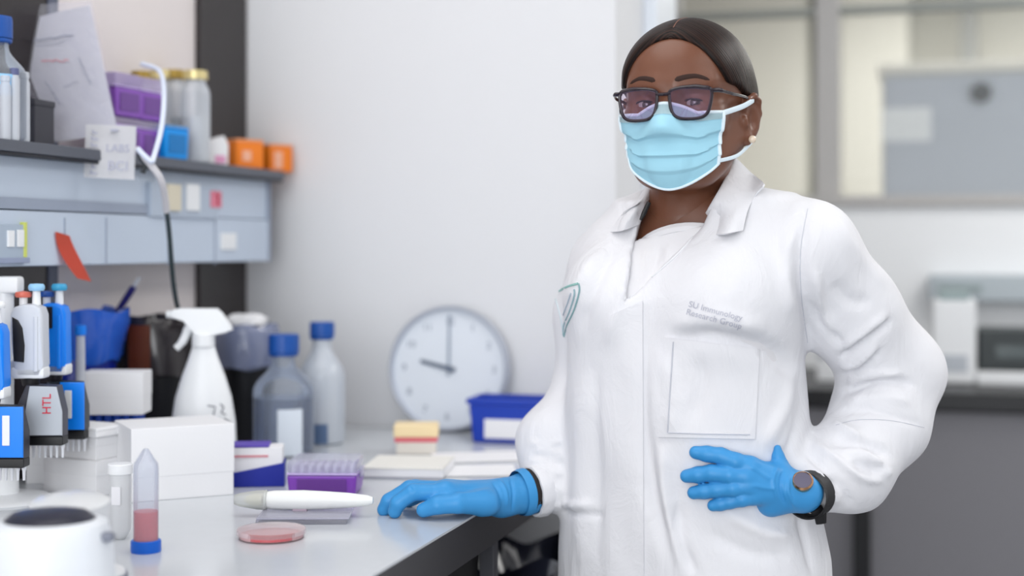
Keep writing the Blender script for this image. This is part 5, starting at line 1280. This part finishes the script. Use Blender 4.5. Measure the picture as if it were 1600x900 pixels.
# ------------------------------------------------------------------ multichannel pipettes on their stand
st = B(8, 800, 0.07)
t = thing('pipette_stand', 'white pipette stand at the left edge holding multichannel pipettes', 'stand', st, PSI)
bm = new(); lathe(bm, [(0, 0), (0.062, 0), (0.064, 0.004), (0.058, 0.010), (0.030, 0.014), (0, 0.014)], 40); obj('base', bm, WHITE, t)
bm = new(); lathe(bm, [(0.019, 0.012), (0.017, 0.08), (0.012, 0.10), (0.012, 0.30), (0, 0.30)], 28); obj('column', bm, WHITE, t)
bm = new(); box(bm, (0.0, -0.0, 0.306), (0.046, 0.030, 0.024), 0.005); obj('head', bm, WHITE, t)
bm = new(); cyl(bm, (-0.010, -0.0152, 0.305), 0.004, 0.002, 16, RX(R(0)) @ T(0, 0, 0)); bm2 = bm; bmesh.ops.transform(bm2, matrix=T(-0.010, -0.015, 0.305) @ RX(R(90)) @ T(0.010, 0.0152, -0.305), verts=bm2.verts); obj('screw', bm2, BLACK, t)
for a in (-16, 26, 62):
    bm = new(); box(bm, (0.022, 0, 0.195), (0.044, 0.014, 0.014), 0.003, m=RZ(R(a - 40))); obj('cradle_arm', bm, WHITE, t)
def pipette(label, px, py_top, Y, k, body, grip, headm, paneln, knob, button, lean=0.0, rz=0.0, logo=None, plate_=False, recess=True):
    """px: middle of the handle in the picture, py_top: top of the plunger; about 0.24 m tall"""
    top = AT(px, py_top, Y); base = Vector((top.x, top.y, top.z - 0.243 * 0.905))
    t = thing('multichannel_pipette', label, 'pipette', base, PSI + rz, 'multichannel pipettes on the stand')
    L = RY(lean); HO = 0.014; t.scale = (1, 1, 0.905)
    # handle: a shaped column with a finger hook
    bm = new(); prism(bm, [(-0.017, 0.100), (0.020, 0.100), (0.0215, 0.120), (0.0215, 0.196), (0.018, 0.207), (0.008, 0.212), (-0.006, 0.2125), (-0.018, 0.208), (-0.024, 0.198), (-0.0225, 0.176), (-0.0195, 0.140)], 0.030, L @ RX(R(90)) @ T(0, 0, -0.015), 0.005); obj('handle', bm, body, t)
    if recess:
        bm = new(); prism(bm, [(-0.0185, 0.126), (-0.004, 0.124), (-0.003, 0.150), (-0.006, 0.176), (-0.012, 0.188), (-0.0205, 0.193)], 0.034, L @ RX(R(90)) @ T(0, 0, -0.017), 0.002); obj('grip_recess', bm, grip, t)
    else:
        bm = new(); box(bm, (-0.004, -0.0155, 0.190), (0.014, 0.004, 0.034), 0.001, m=L); obj('volume_window', bm, grip, t)
    bm = new(); box(bm, (0.012, -0.015, 0.152), (0.006, 0.004, 0.085), 0.0015, m=L); obj('handle_ridge', bm, body, t)
    bm = new(); cyl(bm, (0.008, 0, 0.210), 0.006, 0.024, 20, L, r2=0.005); obj('plunger_stem', bm, WHITE, t)
    bm = new(); lathe(bm, [(0, 0.232), (0.0095, 0.232), (0.011, 0.235), (0.011, 0.239), (0.009, 0.2425), (0, 0.2432)], 24, L @ T(0.008, 0, 0)); obj('plunger_button', bm, knob, t)
    bm = new(); cyl(bm, (-0.010, 0, 0.209), 0.0055, 0.014, 18, L); obj('ejector_stem', bm, WHITE, t)
    bm = new(); lathe(bm, [(0, 0.222), (0.010, 0.222), (0.0115, 0.225), (0.0105, 0.230), (0, 0.232)], 24, L @ T(-0.010, 0, 0)); obj('ejector_button', bm, button, t)
    bm = new(); box(bm, (0.0, 0, 0.108), (0.046, 0.030, 0.018), 0.004, m=L); obj('collar', bm, WHITE, t)
    bm = new(); lathe(bm, [(0.011, 0.088), (0.013, 0.100), (0, 0.101)], 20, L); obj('neck', bm, grip, t)
    # the eight-channel head
    bm = new(); prism(bm, [(q_[0] + HO, q_[1]) for q_ in [(-0.030, 0.012), (0.034, 0.012), (0.034, 0.05), (0.026, 0.088), (-0.016, 0.090), (-0.028, 0.06)]], 0.028, RX(R(90)) @ T(0, 0, -0.014), 0.003); obj('manifold', bm, headm, t)
    bm = new(); prism(bm, [(-0.012, 0.014), (0.0345, 0.014), (0.0345, 0.05), (0.0265, 0.0875), (-0.010, 0.0885), (-0.016, 0.05)] if not plate_ else [(-0.0, 0.014), (0.0345, 0.014), (0.0345, 0.0885), (0.0, 0.0885)], 0.004, T(HO, 0, 0) @ RX(R(90)) @ T(0, 0, 0.0135), 0.0015); pn = obj('front_panel', bm, paneln, t)
    bm = new(); box(bm, (0.002 + HO, 0, 0.005), (0.064, 0.026, 0.014), 0.002); obj('tip_bar', bm, BLACK, t)
    for i in range(8):
        bm = new(); lathe(bm, [(0.0022, -0.002), (0.0030, 0.0), (0.0034, 0.006), (0, 0.006)][::-1] + [(0.0017, -0.016), (0, -0.016)], 10, T(-0.026 + 0.008 * i + HO, 0, -0.006)); obj('channel_cone', bm, M('channel_plastic', (224, 226, 232), 0.4), t)
    if logo: text_on(logo, 0.017, M('logo_red', (212, 30, 64), 0.5), pn, T(0.0195 + HO, -0.0180, 0.046) @ RX(R(90)) @ RZ(R(90)), extr=0.0004)
    if plate_:
        bm = new(); box(bm, (0.0125 + HO, -0.0185, 0.054), (0.010, 0.002, 0.044), 0.0008); obj('white_plate', bm, WHITE, pn)
    return t
DGR = M('dark_grey_plastic', (66, 66, 76), 0.45); LGR = M('light_grey_plastic', (186, 192, 200), 0.4)
DKB = M('dark_blue_button', (14, 70, 150), 0.35); PBL = M('pale_blue_button', (150, 200, 236), 0.35); RED = M('coral_button', (216, 110, 92), 0.4)
pipette('grey and white multichannel pipette with red lettering, coral button', 48, 443, 1.96, 1, M('pipette_grey', (206, 210, 218), 0.35), M('black_recess', (24, 22, 24), 0.5), DGR, LGR, PBL, RED, logo='HTL')
pipette('bright blue multichannel pipette with white plate, right of the grey one', 84, 443, 2.035, 1, SKYB, M('black_window', (22, 18, 26), 0.4), M('dark_teal_plastic', (30, 40, 50), 0.4), SKYB, M('cyan_button', (60, 160, 205), 0.35), DKB, plate_=True, recess=False)
pipette('bright blue multichannel pipette, leftmost, cut by the picture edge', -14, 470, 1.90, 1, SKYB, M('black_window', (22, 18, 26), 0.4), M('dark_slate_plastic', (44, 46, 56), 0.4), SKYB, WHITE, RED, plate_=True, recess=False)

# ------------------------------------------------------------------ close to the lens, far out of focus: a small centrifuge
loc = B(78, 960, 0.06); t = thing('mini_centrifuge', 'blurred white mini centrifuge with open lid and dark rotor, nearest the lens', 'centrifuge', loc, PSI)
bm = new(); lathe(bm, [(0, 0), (0.055, 0), (0.062, 0.008), (0.060, 0.060), (0.054, 0.078), (0.044, 0.082), (0.040, 0.072), (0, 0.070)], 44, sx=1.05); obj('housing', bm, M('warm_white_plastic', (228, 232, 238), 0.4), t)
bm = new(); lathe(bm, [(0, 0.092), (0.020, 0.091), (0.036, 0.088), (0.042, 0.083), (0.042, 0.070), (0, 0.068)], 36, sx=1.05); obj('rotor', bm, M('rotor_navy', (24, 26, 46), 0.35), t)
bm = new(); lathe(bm, [(0.050, 0.0), (0.052, 0.004), (0.044, 0.020), (0.024, 0.030), (0, 0.033), (0, 0.030), (0.022, 0.027), (0.041, 0.018), (0.048, 0.0)], 40, T(0.0, 0.066, 0.086) @ RX(R(6)) @ Matrix.Diagonal((0.8, 0.8, 0.25, 1))); obj('lid', bm, clear('lid_white', (236, 238, 240), 0.7, rough=0.2), t)
bm = new(); box(bm, (0.062, -0.012, 0.066), (0.014, 0.014, 0.010), 0.004); obj('switch', bm, M('grey_switch', (120, 124, 138), 0.5), t)
loc = B(8, 816, 0.02); t = thing('petri_dish', 'small pinkish dish at the left edge beside the pipette stand', 'dish', loc + Vector((0.0, -0.07, 0)), 0)
bm = new(); lathe(bm, [(0, 0.0), (0.026, 0.0), (0.0265, 0.016), (0.0255, 0.016), (0.025, 0.0015), (0, 0.0015)], 36); obj('dish', bm, MATS['dish_plastic'], t)
bm = new(); lathe(bm, [(0, 0.0016), (0.0248, 0.0016), (0.0248, 0.008), (0, 0.008)], 36); obj('medium', bm, M('dusty_pink', (214, 160, 168), 0.3), t)
loc = B(208, 896, 0.02); t = thing('round_lid', 'white round lid lying on the bench in front of the pink tube', 'lid', loc + Vector((-0.03, -0.05, 0)), 0)
bm = new(); lathe(bm, [(0, 0.010), (0.036, 0.010), (0.043, 0.007), (0.045, 0.0), (0.042, 0.0), (0.039, 0.006), (0, 0.007)], 44); obj('lid_disc', bm, WHITE, t)
bm = new(); lathe(bm, [(0.0435, 0.0), (0.0462, 0.0), (0.0462, 0.003), (0.0435, 0.004)], 44); obj('grey_rim', bm, M('rim_grey', (120, 126, 140), 0.4), t)

# ------------------------------------------------------------------ the room beyond, at the right
wy = 1.872; x0, x1 = -0.19, XR - 0.01
fb = thing('lab_bench', 'far lab bench with black top and grey front, behind the woman', 'bench', ((x0 + x1) / 2, wy + 0.33, 0))
bw = x1 - x0
bm = new(); box(bm, (0, 0, BZ - 0.022), (bw, 0.66, 0.044), 0.003); obj('worktop', bm, M('black_worktop', (16, 16, 20), 0.35), fb)
GRF = M('grey_front', (122, 121, 126), 0.5)
for i in range(3):
    w = bw / 3; bm = new(); box(bm, (-bw / 2 + w * (i + 0.5), -0.29, 0.46), (w - 0.05, 0.02, 0.82), 0.002); obj('front_panel', bm, GRF, fb)
for px in (1347, 1700, 1010):
    r_ = (px - HX) / FPX; yc_ = (wy + 0.02 - CY) / (r_ * sin(PSI) + cos(PSI)); xx = W(r_ * yc_, yc_)[0]
    bm = new(); box(bm, (xx - (x0 + x1) / 2, -0.312, 0.44), (0.042, 0.03, 0.876), 0.002); obj('leg', bm, M('black_leg', (18, 18, 22), 0.4), fb)
bm = new(); box(bm, (0, 0.10, 0.44), (bw, 0.4, 0.876)); obj('carcass', bm, GRF, fb)
# window wall behind that bench
wb = wy + 0.66; XW = -0.20
def FX(px, y):                               # world x where the picture shows px on the plane y
    r_ = (px - HX) / FPX; yc_ = (y - CY) / (r_ * sin(PSI) + cos(PSI)); return W(r_ * yc_, yc_)[0], yc_
def FZ(px, py, y): return CZ - (py - HY) / FPX * FX(px, y)[1]
zs = FZ(1430, 322, wb); 
bm = new(); box(bm, ((XW + XR) / 2, wb + 0.05, zs / 2), (XR - XW, 0.10, zs), 0.002); struct('wall_window', bm, M('bright_white_paint', (246, 248, 250), 0.5))
FRMW = M('window_frame_paint', (186, 184, 182), 0.5)
win = bpy.data.objects.new('window_1', None); COL.objects.link(win); win.location = (1.4, wb, zs); win['kind'] = 'structure'
def wl(bm): bmesh.ops.transform(bm, matrix=T(-1.4, -wb, -zs), verts=bm.verts); return bm
ztop = FZ(1430, -60, wb)
bm = new(); box(bm, ((XW + XR) / 2, wb + 0.05, zs + 0.016), (XR - XW, 0.14, 0.032), 0.003); obj('window_sill', wl(bm), FRMW, win)
for px0, px1 in ((1274, 1311), (1740, 1780), (1037, 1060)):
    a, b = FX(px0, wb)[0], FX(px1, wb)[0]; bm = new(); box(bm, ((a + b) / 2, wb + 0.05, (zs + 2.7) / 2), (b - a, 0.07, 2.7 - zs), 0.003); obj('mullion', wl(bm), FRMW, win)
zt = FZ(1430, 8, wb); bm = new(); box(bm, ((XW + XR) / 2, wb + 0.05, zt), (XR - XW, 0.05, 0.022), 0.003); obj('transom', wl(bm), M('transom_grey', (150, 154, 150), 0.5), win)
bm = new(); box(bm, ((XW + XR) / 2, wb + 0.05, (zs + 2.7) / 2), (XR - XW, 0.006, 2.7 - zs)); obj('pane', wl(bm), clear('window_glass', (242, 243, 242), 0.04, gloss=0.6), win)
# cabinet seen through the window
yk = wb + 0.75
a, b = FX(1378, yk)[0], FX(1650, yk)[0]; zt_, zb_ = FZ(1450, 112, yk), 0.0
cb = thing('equipment_cabinet', 'blue-grey cabinet with white top and black knob behind the window', 'cabinet', ((a + b) / 2, yk + 0.25, 0))
bm = new(); box(bm, (0, 0.01, zt_ / 2), (b - a, 0.46, zt_), 0.004); obj('cabinet_body', bm, M('cabinet_white', (214, 218, 220), 0.5), cb)
bm = new(); box(bm, (0.004, -0.228, zt_ / 2), (b - a - 0.01, 0.02, zt_ - 0.03), 0.004); dr = obj('door', bm, M('cabinet_blue_grey', (188, 196, 210), 0.45), cb)
kx, kz = FX(1533, yk)[0] - (a + b) / 2, FZ(1533, 145, yk)
bm = new(); cyl(bm, (0, 0, 0), 0.034, 0.03, 24, T(kx, -0.236, kz) @ RX(R(90)), bev=0.004); obj('knob', bm, M('knob_black', (34, 46, 54), 0.4), dr, label='black knob')
sx0, sx1 = FX(1378, yk)[0] - (a + b) / 2, FX(1455, yk)[0] - (a + b) / 2; sz0, sz1 = FZ(1420, 220, yk), FZ(1420, 168, yk)
bm = new(); box(bm, ((sx0 + sx1) / 2, -0.242, (sz0 + sz1) / 2), (sx1 - sx0, 0.004, sz1 - sz0)); obj('notice', bm, M('notice_white', (242, 247, 252), 0.6), dr, label='white notice on the door')
bm = new(); box(bm, (0, 0.01, zt_ + 0.016), (b - a + 0.03, 0.50, 0.034), 0.006); obj('top', bm, M('cabinet_top_white', (246, 244, 236), 0.5), cb)
# pale tall cupboards on the far side of that room
yk2 = YF - 0.55
for i, (p0, p1, lab) in enumerate(((1040, 1262, 'tall cream cupboard behind the window, left of the mullion'), (1312, 1420, 'tall cream cupboard behind the window, right of the mullion'))):
    a, b = max(XL + 0.02, FX(p0, yk2)[0]), FX(p1, yk2)[0]
    t = thing('tall_cupboard', lab, 'cupboard', ((a + b) / 2, yk2 + 0.25, 0)); 
    bm = new(); box(bm, (0, 0, 1.34), (b - a, 0.5, 2.68), 0.006); obj('cupboard_body', bm, M('cupboard_cream', (214, 213, 204), 0.5), t)
    bm = new(); box(bm, (0, -0.255, 1.34), (b - a - 0.02, 0.012, 2.62), 0.004); obj('door', bm, MATS['cupboard_cream'], t)
a, b = FX(1503, yk2)[0], FX(1530, yk2)[0]
bm = new(); box(bm, ((a + b) / 2, yk2 + 0.3, 1.35), (b - a, 0.10, 2.7), 0.004); struct('trim_5', bm, M('grey_pillar_paint', (166, 168, 166), 0.6))
# devices on the far bench
def far(px0, px1, py0, py1, y, dep):
    a, b = FX(px0, y)[0], FX(px1, y)[0]; return (a + b) / 2, b - a, FZ((px0 + px1) / 2, py0, y) - BZ, dep
yd = wy + 0.22
x, w, h, d = far(1456, 1526, 468, 604, yd, 0.16)
t = thing('bench_device', 'white upright device on the far bench, right of the raised elbow', 'device', (x, yd + d / 2, BZ)); 
bm = new(); box(bm, (0, 0, h / 2), (w, d, h), 0.012); obj('housing', bm, WHITE, t)
bm = new(); box(bm, (0, -0.02, h + 0.008), (w * 0.7, d * 0.7, 0.022), 0.006); obj('lid', bm, M('device_grey', (150, 168, 170), 0.4), t)
bm = new(); box(bm, (0, -d / 2, h * 0.25), (w * 0.6, 0.004, h * 0.2), 0.001); obj('front_plate', bm, LGR, t)
x, w, h, d = far(1528, 1640, 516, 582, yd, 0.2)
t = thing('bench_device', 'black low device on a white base on the far bench', 'device', (x, yd + d / 2, BZ))
bm = new(); box(bm, (0, 0, 0.018), (w * 1.04, d, 0.036), 0.006); obj('base', bm, WHITE, t)
bm = new(); box(bm, (0, 0, 0.036 + (h - 0.036) / 2), (w, d * 0.9, h - 0.036), 0.008); obj('housing', bm, M('device_black', (36, 44, 46), 0.35), t)
bm = new(); box(bm, (0, -d * 0.455, h * 0.6), (w * 0.5, 0.004, h * 0.25), 0.001); obj('screen', bm, M('dull_screen', (60, 72, 74), 0.2), t)
x, w, h, d = far(1590, 1680, 470, 604, yd + 0.02, 0.18)
x, w, h, d = far(1276, 1330, 560, 604, yd, 0.14)
t = thing('storage_box', 'low white box on the far bench between torso and elbow', 'box', (x, yd + d / 2, BZ))
bm = new(); box(bm, (0, 0, h / 2), (w, d, h), 0.004); obj('box_body', bm, WHITE, t); bm = new(); box(bm, (0, 0, h + 0.004), (w * 1.03, d * 1.03, 0.010), 0.003); obj('lid', bm, LGR, t)
x, w, h, d = far(1452, 1700, 440, 470, wb - 0.07, 0.05)
t = thing('wall_unit', 'pale grey service strip on the wall above the far bench', 'panel', (x, wb - 0.02, FZ(1560, 470, wb - 0.07)))
bm = new(); box(bm, (0, -0.015, 0.035), (w, 0.06, 0.075), 0.006); obj('panel_body', bm, M('strip_grey', (186, 196, 202), 0.5), t)
bm = new(); box(bm, (-w * 0.3, -0.047, 0.035), (0.12, 0.006, 0.02), 0.002); obj('socket', bm, M('socket_grey_far', (150, 164, 166), 0.5), t)
